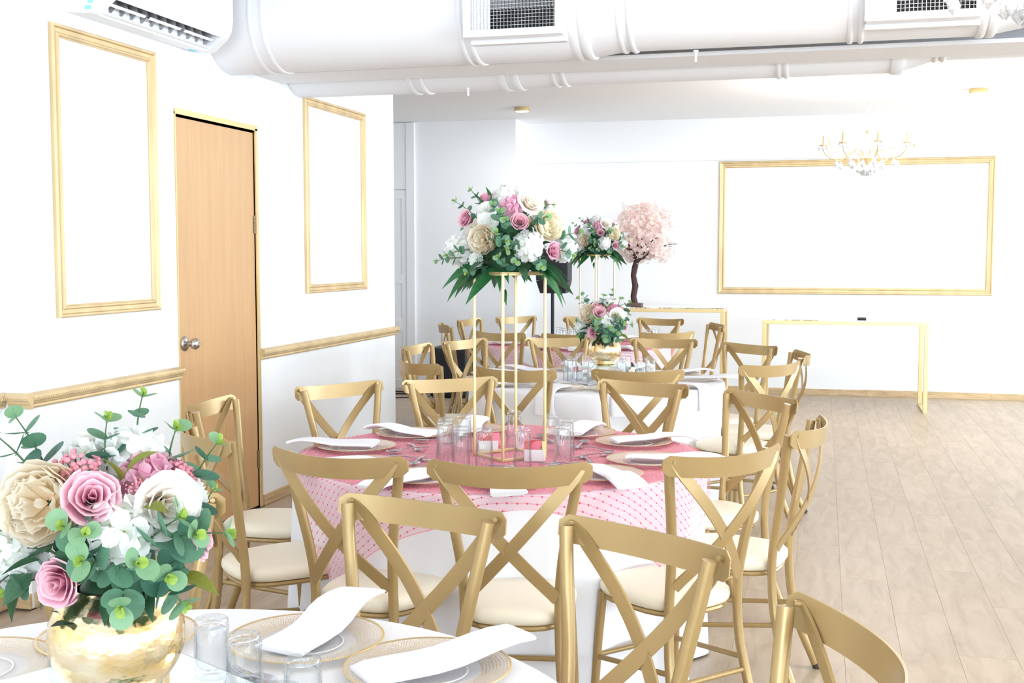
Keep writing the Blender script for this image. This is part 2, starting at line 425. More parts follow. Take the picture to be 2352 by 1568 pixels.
for k in range(int(1.34/.024)):
    for x in (-1.06, 1.606): q.bbox(x, 12.478, 1.06+.024*k, x+.012, 12.484, 1.075+.024*k, .003)
o = q.build('bead', GOLDTRIM, fr, smooth=False); o['kind'] = 'stuff'

# wooden door in the left wall
q = MB(); q.bbox(XL-.050, DY0+.006, .008, XL-.006, DY1-.001, DZ-.012, .002); door = struct(q.build('door_1', DOORW, smooth=False))
q = MB(); t = .028
q.box(XL-.07, DY0-.008, 0, XL+.006, DY0, DZ+.01); q.box(XL-.07, DY1, 0, XL+.008, DY1+.028, DZ+.01); q.box(XL-.07, DY0-.008, DZ, XL+.008, DY1+.028, DZ+t)
q.build('door_frame', GOLDPAINT, door, smooth=False)
for z in (1.62, .28):
    q = MB(); q.box(XL-.006, DY1-.016, z-.05, XL-.002, DY1-.004, z+.05)
    for k in range(5): q.tube([(XL-.002, DY1-.006, z-.05+.02*k), (XL-.002, DY1-.006, z-.032+.02*k)], .006, 8)
    q.build('hinge', HINGEM, door)
q = MB(); q.lathe([(0,0),(.036,0),(.038,.004),(.030,.010),(.014,.014),(.012,.030),(.016,.036),(.026,.046),(.030,.058),(.028,.068),(.020,.076),(.009,.079),(.008,.076),(0,.076)], 24, 'x', (XL-.006, DY0+.062, 1.0))
q.build('door_knob', CHROME, door)
# white door in the far recess: leaf with recessed panels, header and side casing
q = MB(); q.box(-5.2, 12.0, 2.15, -4.345, 12.03, ZC-.004)
dd = struct(q.build('door_2', WALL, smooth=False))
q = MB(); q.bbox(-4.345, 11.985, 0, -4.25, 12.03, ZC-.004, .004); q.build('side_casing', WALL, dd, smooth=False)
q = MB(); q.box(-5.2, 12.012, 0, -4.35, 12.03, 2.14)
for (z0, z1) in ((.0,.09),(.62,.74),(1.14,1.235),(2.05,2.14)): q.box(-5.2, 12.0, z0, -4.35, 12.012, z1)
q.box(-4.40, 12.0, .09, -4.35, 12.012, .62); q.box(-4.40, 12.0, .74, -4.35, 12.012, 1.14); q.box(-4.40, 12.0, 1.235, -4.35, 12.012, 2.05)
q.build('door_leaf', WALL, dd, smooth=False)

# ------------------------------------------------------------------ ducts
def ring(parent, x, yc, zc, r, w=.012, t=.010):
    q = MB(); q.lathe([(r-.004,-w),(r+t*.6,-w),(r+t,-w*.4),(r+t,w*.4),(r+t*.6,w),(r-.004,w)], 48, 'x', (x,yc,zc)); q.build('band', DUCT, parent)
Y1, Z1 = 5.83, 2.685
q = MB(); q.lathe([(.270,XL+.002),(.268,-2.9),(.266,-1.18),(.238,-.96),(.238,.70),(.175,1.06),(.175,XR-.01)], 64, 'x', (0,Y1,Z1))
duct1 = q.build('air_duct', DUCT); tag(duct1, 'large white round ventilation duct nearest the camera, carrying both grilles', 'duct')
for x in (-2.86, -2.79, -1.745, -1.70): ring(duct1, x, Y1, Z1, .267)
for x in (-1.185, -1.135): ring(duct1, x, Y1, Z1, .263, .02)
for x in (-.965, -.915, .10, .148): ring(duct1, x, Y1, Z1, .238)
for x in (.672, .715): ring(duct1, x, Y1, Z1, .238, .018)
q = MB(); q.tube([(-.62,Y1+.02,2.43),(-.62,Y1+.02,2.385)], .006, 8); q.tube([(-.62,Y1+.02,2.44),(-.62,Y1+.02,2.432)], .013, 10); q.build('hanger_bolt', PLAST, duct1)
Y2, Z2 = 6.70, 2.65
q = MB(); q.lathe([(.245,XL+.002),(.245,-1.69),(.232,-1.48),(.232,.36),(.175,.55),(.170,XR-.01)], 64, 'x', (0,Y2,Z2))
duct2 = q.build('air_duct', DUCT); tag(duct2, 'thinner white round duct behind the ceiling beam, above the gold chandelier', 'duct')
for x in (-2.35, -2.28): ring(duct2, x, Y2, Z2, .245)
for x in (-1.80,-1.72): ring(duct2, x, Y2, Z2, .243, .022)
for x in (-1.50,-1.445,-.255,-.215): ring(duct2, x, Y2, Z2, .231)
ring(duct2, .355, Y2, Z2, .232, .03)
for x in (.55,.59): ring(duct2, x, Y2, Z2, .175)
q = MB(); q.tube([(-2.02,Y2-.06,2.412),(-2.02,Y2-.06,2.37)], .006, 8); q.tube([(-2.02,Y2-.06,2.42),(-2.02,Y2-.06,2.412)], .013, 10); q.build('hanger_bolt', PLAST, duct2)

def grille(x0, x1, z0, z1, label):
    yf = 5.50; yb = Y1-.08
    t = thing('air_diffuser', label, 'vent', (0,0,0), 0, 'grilles on the large duct')
    q = MB(); fw = .038
    for (a,c,d,e) in ((x0,x1,z0,z0+fw*.9),(x0,x1,z1-fw,z1),(x0,x0+fw,z0+fw*.9,z1-fw),(x1-fw,x1,z0+fw*.9,z1-fw)): q.bbox(a, yf, d, c, yf+.012, e, .003)
    q.build('face_frame', PLAST, t, smooth=False)
    q = MB()
    for (a,b_,c,d,e,f) in ((x0+.012,yf+.012,z0+.008,x1-.012,yb,z0+.016),(x0+.012,yf+.012,z0+.016,x0+.020,yb,z1-.008),(x1-.020,yf+.012,z0+.016,x1-.012,yb,z1-.008),(x0+.012,yf+.012,z1-.016,x1-.012,yb,z1-.008)): q.box(a,b_,c,d,e,f)
    q.build('box_neck', PLAST, t, smooth=False)
    q = MB(); q.bbox(x0+.004, Y1-.21, z0-.016, x1-.004, Y1-.17, z0+.010, .003); q.build('flange', DUCT, t, smooth=False)
    q = MB(); q.box(x0+.02, yf+.07, z0+.016, x1-.02, yf+.075, z1-.016); q.build('dark_backing', DARK, t, smooth=False)
    n = 24; bl = MB(); bl.box(-.0015, 0, z0+.034, .0015, .022, z1-.036); bm_ = bl.mesh('blade', GREYM, smooth=False)
    wide = MB(); wide.box(-.0015, 0, z0+.034, .0015, .022, z1-.036); wm = wide.mesh('blade', PLAST, smooth=False)
    for k in range(n):
        x = x0+fw + (x1-x0-2*fw)*(k+.5)/n
        put('blade', wm if k < 6 else bm_, t, (x, yf+.016, 0), (0,0, R(62) if k < 6 else R(12 - k*1.0)))
    q = MB(); zz = z0+.05
    while zz < z1-.045:
        q.box(x0+fw, yf+.005, zz-.0006, x1-fw, yf+.0065, zz+.0006); zz += .0165
    o = q.build('wire', PLAST, t, smooth=False); o['kind'] = 'stuff'
    return t
grille(-1.70, -1.21, 2.49, 2.80, 'white box grille on the big duct, at the top centre')
grille(.155, .655, 2.475, 2.80, 'white box grille on the big duct, behind the hanging crystals')

# split air conditioner on the left wall
t = thing('air_conditioner', 'white wall air conditioner with open louvres above the gold wall frame', 'air conditioner', (XL, 4.41, 2.475))
L = 1.04
def ac_prof(open_slot):
    # (out from wall, up): back bottom, rounded front bottom, front, top
    return [(0,0),(.10,-.012),(.125,-.006),(.195,.052),(.215,.085),(.225,.14),(.225,.27),(.21,.29),(0,.29)]
q = MB(); q.extrude(ac_prof(0), (0,0,0), (0,.07,0), (1,0,0), (0,0,1)); q.extrude(ac_prof(0), (0,L-.07,0), (0,L,0), (1,0,0), (0,0,1))
q.extrude([(0,0),(.10,-.012),(.108,-.010),(.108,.05),(0,.05)], (0,.07,0), (0,L-.07,0), (1,0,0), (0,0,1))
q.extrude([(.195,.052),(.215,.085),(.225,.14),(.225,.27),(.21,.29),(0,.29),(0,.05),(.06,.05),(.06,.11),(.185,.11)], (0,.07,0), (0,L-.07,0), (1,0,0), (0,0,1))
q.build('body', PLAST, t, smooth=True, angle=30)
q = MB(); q.box(.055, .07, .04, .062, L-.07, .112); q.build('dark_outlet', DARK, t, smooth=False)
for k in range(3):
    a = .085 + k*.30
    q = MB(); d = Vector((.72,0,.69)); nn = Vector((-.69,0,.72))
    c = Vector((.158,0,.036)); q.extrude([(-.007,-.0015),(.007,-.0015),(.007,.0015),(-.007,.0015)], c+Vector((0,a,0)), c+Vector((0,a+.265,0)), d, nn); q.build('upper_louvre', PLAST, t, smooth=False)
q = MB(); c = Vector((.125,0,.004)); q.extrude([(-.008,-.002),(.010,-.002),(.010,.002),(-.008,.002)], c+Vector((0,.075,0)), c+Vector((0,L-.045,0)), Vector((.85,0,.3)).normalized(), Vector((-.33,0,.94)).normalized()); q.build('lower_louvre', PLAST, t, smooth=False)
fin = MB(); fin.extrude([(.072,.02),(.12,.012),(.15,.05),(.14,.10),(.072,.10)], (0,0,0), (0,.005,0), (1,0,0), (0,0,1)); fm = fin.mesh('fin', GREYM, smooth=False)
for k in range(11): put('fin', fm, t, (0, .11+k*.08, 0), (0,0,R(18)))
q = MB(); q.box(.105, -.002, .03, .13, 0, .28); q.box(.09,-.002,.004,.12,0,.02); q.build('tape', BLUEP, t, smooth=False)
q = MB(); q.box(.03, .93, -.008, .06, .985, -.003); q.build('tape', BLUEP, t, smooth=False)

# flush ceiling lamps
def flush(x, y, label):
    t = thing('ceiling_lamp', label, 'lamp', (x,y,ZC), 0, 'flush ceiling lamps')
    q = MB(); q.lathe([(.0,0),(.072,0),(.075,-.004),(.075,-.036),(.070,-.038),(.068,-.034),(0,-.034)], 40); q.build('gold_rim', GOLDPAINT, t)
    q = MB(); q.lathe([(0,-.034),(.066,-.034),(.060,-.041),(0,-.043)], 40); q.build('diffuser', LEDM, t)
    l = bpy.data.lights.new('ceiling_lamp_light', 'AREA'); l.shape = 'DISK'; l.size = .12; l.energy = 9; l.color = (1, .97, .93)
    o = bpy.data.objects.new('ceiling_lamp_light', l); COL.objects.link(o); o.location = (x, y, ZC-.05)
flush(-2.835, 11.10, 'small round gold-rimmed ceiling lamp above the tall flowers')
flush(1.253, 10.87, 'small round gold-rimmed ceiling lamp right of the chandelier')

# ------------------------------------------------------------------ chandeliers
drop = MB(); drop.lathe([(0,-.045),(.011,-.030),(.013,-.020),(.006,-.002),(0,0)], 8); DROP = drop.mesh('crystal', CRYST, smooth=False)
bead = MB(); bead.lathe([(0,-.012),(.006,-.006),(0,0)], 8); BEAD = bead.mesh('crystal', CRYST, smooth=False)
bigd = MB(); bigd.lathe([(0,-.085),(.020,-.062),(.024,-.045),(.012,-.012),(.003,0),(0,.004)], 8); BIGD = bigd.mesh('crystal', CRYST, smooth=False)
def chandelier(x, y, ztop, zb, s, label):
    """zb is the height of the lowest crystal"""
    t = thing('chandelier', label, 'chandelier', (x,y,ztop), 0)
    H = ztop - zb
    q = MB(); q.lathe([(0,0),(.05,0),(.052,-.008),(.03,-.025),(.008,-.032),(0,-.032)], 24); q.build('canopy', GOLDPAINT, t)
    zc = -H + .38*s     # top of the body
    q = MB(); n = max(4, int((-zc-.03)/.03))
    for k in range(n):
        z0 = -.03 + (zc+.03)*k/n; z1 = -.03 + (zc+.03)*(k+1)/n; zm = (z0+z1)/2; hl = (z0-z1)*.62; wdt = .009
        pts = [((wdt*math.sin(a) if k % 2 else 0), (0 if k % 2 else wdt*math.sin(a)), zm + hl*math.cos(a)) for a in [2*PI*i/8 for i in range(9)]]
        q.tube(pts, .0022, 5, caps=False)
    o = q.build('chain', GOLDPAINT, t); o['kind'] = 'stuff'
    q = MB(); q.lathe([(0,zc),(.012*s,zc),(.05*s,zc-.01*s),(.05*s,zc-.016*s),(.012*s,zc-.02*s),(.010*s,zc-.16*s),(.022*s,zc-.19*s),(.05*s,zc-.215*s),(.055*s,zc-.235*s),(.03*s,zc-.262*s),(.008*s,zc-.275*s),(0,zc-.28*s)], 24); q.build('column', GOLDPAINT, t)
    for k in range(8):
        a = 2*PI*k/8 + .2; c, sn = math.cos(a), math.sin(a)
        pr = [(.03,-.225),(.06,-.20),(.10,-.165),(.14,-.175),(.19,-.215),(.24,-.238),(.29,-.23),(.335,-.19),(.345,-.150),(.345,-.135)]
        q = MB(); q.tube([(r_*s*c, r_*s*sn, zc+z_*s) for r_, z_ in pr], .0055*s, 8)
        q.lathe([(0,zc-.138*s),(.012*s,zc-.138*s),(.034*s,zc-.128*s),(.034*s,zc-.124*s),(.01*s,zc-.126*s),(.009*s,zc-.05*s),(0,zc-.05*s)], 12, o=(.345*s*c,.345*s*sn,0))
        arm = q.build('arm', GOLDPAINT, t)
        q = MB(); q.lathe([(0,zc-.05*s),(.009*s,zc-.045*s),(.011*s,zc-.03*s),(.004*s,zc-.005*s),(0,zc)], 10, o=(.345*s*c,.345*s*sn,0)); q.build('bulb', BULB, arm)
        for j in range(4):
            b2 = j*PI/2; put('crystal', DROP, arm, (.345*s*c+.032*s*math.cos(b2), .345*s*sn+.032*s*math.sin(b2), zc-.13*s), scale=s)
        put('crystal', BIGD, t, (.24*s*c, .24*s*sn, zc-.245*s), scale=s*.8)
        for (r_, z_) in ((.12,-.25),(.07,-.285)): put('crystal', BIGD, t, (r_*s*math.cos(a+.3), r_*s*math.sin(a+.3), zc+z_*s), scale=s*.8)
        # swags of beads from the crown to the arms
        for j in range(6):
            f = (j+.5)/6; put('crystal', BEAD, t, (s*c*(.05+.26*f), s*sn*(.05+.26*f), zc-.02*s-.15*s*f-.06*s*math.sin(PI*f)), scale=s)
    for k in range(6):
        a = 2*PI*k/6; put('crystal', BIGD, t, (.035*s*math.cos(a), .035*s*math.sin(a), zc-.29*s), scale=s)
    put('crystal', BIGD, t, (0,0,zc-.295*s), scale=s)
    l = bpy.data.lights.new('chandelier_light', 'POINT'); l.shadow_soft_size = .3; l.energy = 65; l.color = (1, .97, .93)
    o = bpy.data.objects.new('chandelier_light', l); COL.objects.link(o); o.location = (x, y, ztop+zc+.02)
    return t
chandelier(.322, 9.93, ZC, 2.07, 1.0, 'gold chandelier with curved candle arms before the big wall frame')
chandelier(.62, 4.05, ZC, 2.16, 1.1, 'crystal chandelier cut off by the top right corner')

# ------------------------------------------------------------------ cross-back chairs
# local frame: +Y towards the table, the two ends of the top rail at y = -.235
def lerp_tab(tab, z):
    for (z0, v0), (z1, v1) in zip(tab, tab[1:]):
        if z1 <= z <= z0: f = (z0-z)/(z0-z1); f = f; return v0 + (v1-v0)*f
    return tab[-1][1] if z < tab[-1][0] else tab[0][1]
def smooth_tab(tab, z, h=.03):
    return sum(lerp_tab(tab, z+d*h) for d in (-1,-.5,0,.5,1))/5
PX = [(.90,.196),(.80,.180),(.70,.160),(.60,.143),(.50,.134),(.42,.134),(.30,.138),(.15,.152),(0,.176)]
PY = [(.90,-.224),(.70,-.196),(.50,-.165),(.42,-.160),(.30,-.166),(.15,-.198),(0,-.262)]
RAILZ, SAG = .8646, .062
def build_chair(label, group):
    t = thing('cross_back_chair', label, 'chair', (0,0,0), 0, group)
    # rail: bent plate with chamfered ends, bowed backwards and a little down
    q = MB(); hh = .030; th = .0045; N = 26; vs = []
    for k in range(N+1):
        x = -.228 + .456*k/N; f = 1-(x/.228)**2; e = min(1, (.228-abs(x))/.018); h = hh*(.52+.48*e)
        y = -.235 - SAG*f; zc = RAILZ - .013*f
        for (dy, dz) in ((th/2, h),(th/2,-h),(-th/2,-h),(-th/2,h)): vs.append((x, y+dy-dz*.14, zc+dz))
    fs = []
    for k in range(N):
        for j in range(4): fs.append((k*4+j, k*4+(j+1)%4, k*4+4+(j+1)%4, k*4+4+j))
    fs += [(0,1,2,3), (N*4+3,N*4+2,N*4+1,N*4)]
    q.add(vs, fs); q.build('top_rail', CHAIR, t, angle=35)
    for s in (-1, 1):
        zs = [.874,.86,.84,.80,.76,.72,.68,.64,.60,.56,.52,.48,.44,.40,.34,.28,.22,.16,.11,.06,.015]
        q = MB(); q.tube([(s*smooth_tab(PX,z), smooth_tab(PY,z), z) for z in zs], .0150, 14)
        q.tube([(s*.199, -.236, RAILZ+.012), (s*.199, -.255, RAILZ+.010)], .006, 8)
        leg = q.build('rear_leg', CHAIR, t, angle=50)
        q = MB(); q.tube([(s*smooth_tab(PX,.015), smooth_tab(PY,.015), .02), (s*.178,-.264,0)], .017, 12); q.build('foot_cap', RUBBER, leg)
        q = MB(); q.tube([(s*.150,.130,.41),(s*.158,.142,.26),(s*.166,.160,.015)], .0135, 12); leg = q.build('front_leg', CHAIR, t, angle=50)
        q = MB(); q.tube([(s*.166,.160,.02),(s*.167,.162,0)], .0155, 12); q.build('foot_cap', RUBBER, leg)
    # crossing straps: flat bars with rounded welded tops, bowed with the rail
    for s in (-1, 1):
        q = MB(); n = 18; vs = []; fs = []
        P = []
        for k in range(n+1):
            f = k/n; x = s*(.200 - .330*f); z = .872 - .385*f
            y = -.246 + .072*f - .050*math.sin(PI*min(1, f*1.02)) - (.004 if s > 0 else 0)
            P.append(Vector((x,y,z)))
        for k, p in enumerate(P):
            d = (P[min(k+1,n)]-P[max(k-1,0)]).normalized(); w = Vector((0,1,0)).cross(d).normalized(); nn = d.cross(w)
            hw = .0175*(1 if k > 1 else [.55,.9][k])
            for a, b_ in ((hw,.003),(-hw,.003),(-hw,-.003),(hw,-.003)): vs.append(p + w*a + nn*b_)
        for k in range(n):
            for j in range(4): fs.append((k*4+j, k*4+(j+1)%4, k*4+4+(j+1)%4, k*4+4+j))
        fs += [(0,1,2,3), (n*4+3,n*4+2,n*4+1,n*4)]
        q.add(vs, fs); q.build('cross_strap', CHAIR, t, angle=35)
    # padded seat
    q = MB(); n = 40; rings = [(.0,.403),(.86,.403),(.955,.408),(.992,.418),(1,.428),(.985,.440),(.93,.449),(.80,.455),(.5,.459),(0,.460)]
    def outl(a):
        c, sn = math.cos(a), math.sin(a); ex = .62
        u = math.copysign(abs(c)**ex, c); v = math.copysign(abs(sn)**ex, sn)
        yy = v*.182; wx = .152 + .034*(v+1)/2
        return u*wx, yy + .004
    vs = []; fs = []
    for (f, z) in rings:
        for k in range(n):
            x, y = outl(2*PI*k/n); vs.append((x*f, y*f, z))
    for j in range(len(rings)-1):
        for k in range(n): fs.append((j*n+k, j*n+(k+1)%n, (j+1)*n+(k+1)%n, (j+1)*n+k))
    q.add(vs, fs); q.build('seat', CREAM, t)
    q = MB(); pts = [(outl(2*PI*k/24)[0]*.90, outl(2*PI*k/24)[1]*.90, .396) for k in range(25)]; q.tube(pts, .009, 8, caps=False); q.build('seat_frame', CHAIR, t)
    for s in (-1, 1):
        q = MB(); q.tube([(s*smooth_tab(PX,.235), smooth_tab(PY,.235), .235), (s*.160,.148,.20)], .0085, 10); q.build('stretcher', CHAIR, t)
    q = MB(); q.tube([(-.160,.147,.205),(.160,.147,.205)], .0085, 10); q.build('stretcher', CHAIR, t)
    q = MB(); q.tube([(-smooth_tab(PX,.20), smooth_tab(PY,.20), .20),(smooth_tab(PX,.20), smooth_tab(PY,.20), .20)], .0085, 10); q.build('stretcher', CHAIR, t)
    return t

TABLES = dict(near=(-1.127, 4.101), white=(-1.27, 6.73), far=(-1.90, 9.30), front=(-.988, 1.445))
# rail-end midpoint of each chair, direction of the rail (degrees), what tells it apart
CHAIRS = {
 'near': [((-2.25,4.03), 96, 'gold cross-back chair before the wooden door, left end of the nearer pink table'),
          ((-1.90,3.36), -43, 'gold cross-back chair behind the big bouquet, left front of the nearer pink table'),
          ((-2.02,4.72), 57, 'gold cross-back chair near the white wall, far left of the nearer pink table'),
          ((-1.62,5.04), 37, 'gold cross-back chair facing us just left of the tall gold flower stand'),
          ((-.76,5.11), -21, 'gold cross-back chair facing us beyond the nearer pink table, right of the stand'),
          ((-.24,4.78), -48, 'gold cross-back chair facing us at the far right of the nearer pink table'),
          ((-.05,4.01), 80, 'gold cross-back chair seen edge-on at the right end of the nearer pink table'),
          ((-.27,3.40), 48, 'gold cross-back chair with its back to us, right front of the nearer pink table'),
          ((-.82,3.07), 9, 'gold cross-back chair with its back squarely to us, middle of the nearer pink table'),
          ((-1.33,3.09), -10, 'gold cross-back chair with its back to us, left front of the nearer pink table')],
 'white': [((-2.05,5.85), -42, 'gold cross-back chair with its back to us, far left front of the white table'),
          ((-2.42,6.87), 86, 'gold cross-back chair seen edge-on at the left end of the white table'),
          ((-2.27,7.38), 66, 'gold cross-back chair facing us before the black floor speaker'),
          ((-1.72,7.73), 25, 'gold cross-back chair facing us left of the vase on the white table'),
          ((-1.02,7.80), -4, 'gold cross-back chair facing us right of the vase on the white table'),
          ((-.44,7.46), -38, 'gold cross-back chair facing us at the far right of the white table'),
          ((-.13,6.90), -81, 'gold cross-back chair seen edge-on at the right end of the white table'),
          ((-.26,6.20), 50, 'gold cross-back chair with its back to us, right front of the white table'),
          ((-.87,5.70), 12, 'gold cross-back chair with its back to us, front of white table, right of stand'),
          ((-1.47,5.61), -11, 'gold cross-back chair with its back to us, seen through the tall gold stand')],
 'far': [((-2.93,9.02), -66, 'gold cross-back chair farthest left at the far pink table, seen edge-on'),
          ((-2.97,9.79), 80, 'gold cross-back chair at the far pink table, second from its left end'),
          ((-2.68,10.29), 50, 'gold cross-back chair facing us at the far pink table, before the recess wall'),
          ((-2.05,10.44), 8, 'gold cross-back chair facing us at the far pink table, hidden by the vase flowers'),
          ((-1.38,10.3), -17, 'gold cross-back chair facing us at the far pink table, below the blossom tree'),
          ((-.83,9.58), -70, 'gold cross-back chair seen edge-on at the right end of the far pink table'),
          ((-1.09,8.52), 36, 'gold cross-back chair with its back to us, right front of the far pink table'),
          ((-1.72,8.20), 8, 'gold cross-back chair, back to us, front of the far pink table behind the vase'),
          ((-2.27,8.24), -20, 'gold cross-back chair with its back to us, left front of the far pink table')],
 'front': [((-1.54,2.34), 31, 'gold cross-back chair half hidden by the vase bouquet, left behind the front table'),
          ((-.87,2.47), -15.6, 'gold cross-back chair facing us behind the front table, middle of the picture'),
          ((-.35,2.32), -33, 'gold cross-back chair facing us behind the front table, right of the middle'),
          ((.03,1.77), -70, 'gold cross-back chair cut off at the bottom right of the picture')]}
GROUPS = dict(near='chairs around the nearer pink table', white='chairs around the white table', far='chairs around the far pink table', front='chairs around the front table')
ANG = {}
proto_chair = None
for tk, lst in CHAIRS.items():
    cx, cy_ = TABLES[tk]; ANG[tk] = []
    for (x, y), th, label in lst:
        th = R(th); nx, ny = -math.sin(th), math.cos(th)          # candidate facing
        if (cx-x)*nx + (cy_-y)*ny < 0: th += PI; nx, ny = -nx, -ny
        ANG[tk].append(math.atan2(y-cy_, x-cx))
        loc = (x + nx*.235, y + ny*.235, 0)
        if proto_chair is None:
            proto_chair = build_chair(label, GROUPS[tk]); proto_chair.location = loc; proto_chair.rotation_euler = (0,0,th)
        else: dup(proto_chair, loc, th, label, GROUPS[tk])

# ------------------------------------------------------------------ tables and cloths
TR, TH = .735, .718
def round_table(tk, label):
    cx, cy_ = TABLES[tk]
    t = thing('round_table', label, 'table', (cx,cy_,0), 0, 'round banquet tables')
    q = MB(); q.lathe([(0,TH-.026),(TR-.012,TH-.026),(TR-.004,TH-.020),(TR-.004,TH-.006),(TR-.012,TH),(0,TH)], 64); q.build('tabletop', PLAST, t)
    for k in range(4):
        a = PI/4 + k*PI/2; q = MB(); c, sn = math.cos(a), math.sin(a)
        q.tube([(.34*c,.34*sn,TH-.026),(.42*c,.42*sn,.012)], .013, 10); q.tube([(.42*c,.42*sn,.02),(.4205*c,.4205*sn,0)], .016, 10)
        q.build('leg', GREYM, t)
    return t
def cloth(tk, label, seed):
    cx, cy_ = TABLES[tk]; rg = random.Random(seed); ph = [rg.random()*6.28 for _ in range(6)]
    N = 288; q = MB()
    def pr(a, s):       # skirt radius at angle a, s = 0 at the table edge .. 1 at the floor
        w = .5+.5*math.sin(13*a+ph[0]+.9*math.sin(3*a+ph[1])); w2 = math.sin(29*a+ph[2]+math.sin(5*a+ph[3]))
        r = TR + .004 + s**.8*(.090*(w**2.2) - .034 + .012*w2)
        for c in ANG[tk]:       # chairs push the cloth in
            d = abs((a-c+PI) % (2*PI) - PI)
            k = math.exp(-(d/.21)**2)
            lim = .668 + .02*w
            if s > .10: r = r + (min(r, lim)-r)*k*min(1, (s-.10)/.22)
        return r
    prof = [(0,TH+.003,0)] + [(TR*f, TH+.003, 0) for f in (.3,.6,.85,.96)] + [(TR-.004,TH+.0022,0),(TR+.002,TH-.001,0)]
    vs = []; fs = []; rows = 0
    for (r, z, s) in prof:
        for k in range(N):
            a = 2*PI*k/N; vs.append((cx+r*math.cos(a), cy_+r*math.sin(a), z))
        rows += 1
    for s in (.02,.06,.12,.2,.3,.42,.55,.7,.85,1.0):
        for k in range(N):
            a = 2*PI*k/N; r = pr(a, s); vs.append((cx+r*math.cos(a), cy_+r*math.sin(a), TH-.002-(TH-.010)*s))
        rows += 1
    for j in range(rows-1):
        for k in range(N): fs.append((j*N+k, j*N+(k+1)%N, (j+1)*N+(k+1)%N, (j+1)*N+k))
    q.add(vs, fs); o = q.build('tablecloth', CLOTH, angle=None)
    return tag(o, label, 'tablecloth', 'white floor-length tablecloths')
round_table('front', 'round table under the white cloth in the foreground'); cloth('front', 'white floor-length tablecloth in the foreground under the gold vase', 1)
round_table('near', 'round table under the nearer pink lace'); cloth('near', 'white floor-length tablecloth under the nearer pink lace', 2)
round_table('white', 'round table under the all-white cloth behind the nearer pink table'); cloth('white', 'all-white tablecloth behind the nearer pink table, napkins hanging over it', 3)
round_table('far', 'round table under the far pink lace'); cloth('far', 'white tablecloth under the far pink lace, at the back', 4)

def lace_mat():
    m = bpy.data.materials.new('pink_dotted_lace'); m.use_nodes = True; nt = m.node_tree; L = nt.links.new
    b = nt.nodes['Principled BSDF']; b.inputs['Roughness'].default_value = .7; b.inputs['Specular IOR Level'].default_value = .2
    uv = nt.nodes.new('ShaderNodeUVMap'); uv.uv_map = 'UVMap'
    def math_(op, a, b_=None, c=None):
        n = nt.nodes.new('ShaderNodeMath'); n.operation = op
        for k, v in enumerate((a, b_, c)):
            if v is None: continue
            if isinstance(v, (int, float)): n.inputs[k].default_value = v
            else: L(v, n.inputs[k])
        return n.outputs[0]
    sp = nt.nodes.new('ShaderNodeSeparateXYZ'); L(uv.outputs[0], sp.inputs[0])
    nz = nt.nodes.new('ShaderNodeTexNoise'); nz.inputs['Scale'].default_value = 5; nz.inputs['Detail'].default_value = 2; L(uv.outputs[0], nz.inputs['Vector'])
    wob = math_('MULTIPLY_ADD', nz.outputs['Fac'], .03, -.015)
    y = math_('ADD', sp.outputs[0], wob); x = math_('ADD', sp.outputs[1], wob)
    # threads every 22 mm, dots every 30 mm along them, alternate rows shifted
    row = math_('DIVIDE', y, .022); rf = math_('FRACT', row); ri = math_('FLOOR', row)
    dy = math_('MULTIPLY', math_('SUBTRACT', rf, .5), .022)
    odd = math_('FRACT', math_('MULTIPLY', ri, .5))
    xx = math_('FRACT', math_('ADD', math_('DIVIDE', x, .030), odd)); dx = math_('MULTIPLY', math_('SUBTRACT', xx, .5), .030)
    dist = math_('SQRT', math_('ADD', math_('MULTIPLY', dx, dx), math_('MULTIPLY', dy, dy)))
    dot = math_('LESS_THAN', dist, .0030); thr = math_('LESS_THAN', math_('ABSOLUTE', dy), .0006)
    rr = math_('SQRT', math_('ADD', math_('MULTIPLY', sp.outputs[0], sp.outputs[0]), math_('MULTIPLY', sp.outputs[1], sp.outputs[1])))
    top = math_('LESS_THAN', rr, .728)
    # crinkled streaks where the lace lies flat
    mp = nt.nodes.new('ShaderNodeMapping'); mp.inputs['Scale'].default_value = (16, 210, 1); mp.inputs['Rotation'].default_value = (0,0,R(18)); L(uv.outputs[0], mp.inputs[0])
    n2 = nt.nodes.new('ShaderNodeTexNoise'); n2.inputs['Scale'].default_value = 1; n2.inputs['Detail'].default_value = 3; L(mp.outputs[0], n2.inputs['Vector'])
    st = nt.nodes.new('ShaderNodeMapRange'); st.inputs['From Min'].default_value = .42; st.inputs['From Max'].default_value = .62; st.inputs['To Min'].default_value = .82; st.inputs['To Max'].default_value = .38; L(n2.outputs['Fac'], st.inputs[0])
    hem = nt.nodes.new('ShaderNodeAttribute'); hem.attribute_name = 't'
    hm = math_('GREATER_THAN', hem.outputs['Fac'], .975)
    sheer = math_('MAXIMUM', math_('MULTIPLY', hm, .8), math_('MAXIMUM', .24, math_('MAXIMUM', math_('MULTIPLY', dot, .95), math_('MULTIPLY', thr, .75))))
    al = math_('ADD', math_('MULTIPLY', top, math_('MAXIMUM', st.outputs[0], math_('MULTIPLY', dot, .95))), math_('MULTIPLY', math_('SUBTRACT', 1, top), sheer))
    mixc = nt.nodes.new('ShaderNodeMix'); mixc.data_type = 'RGBA'; mixc.inputs['A'].default_value = lin(240,142,160); mixc.inputs['B'].default_value = lin(208,66,98)
    L(math_('MAXIMUM', dot, math_('MULTIPLY', thr, .6)), mixc.inputs['Factor']); L(mixc.outputs['Result'], b.inputs['Base Color'])
    tr = nt.nodes.new('ShaderNodeBsdfTransparent'); mx = nt.nodes.new('ShaderNodeMixShader')
    L(al, mx.inputs[0]); L(tr.outputs[0], mx.inputs[1]); L(b.outputs[0], mx.inputs[2]); L(mx.outputs[0], nt.nodes['Material Output'].inputs[0])
    return m
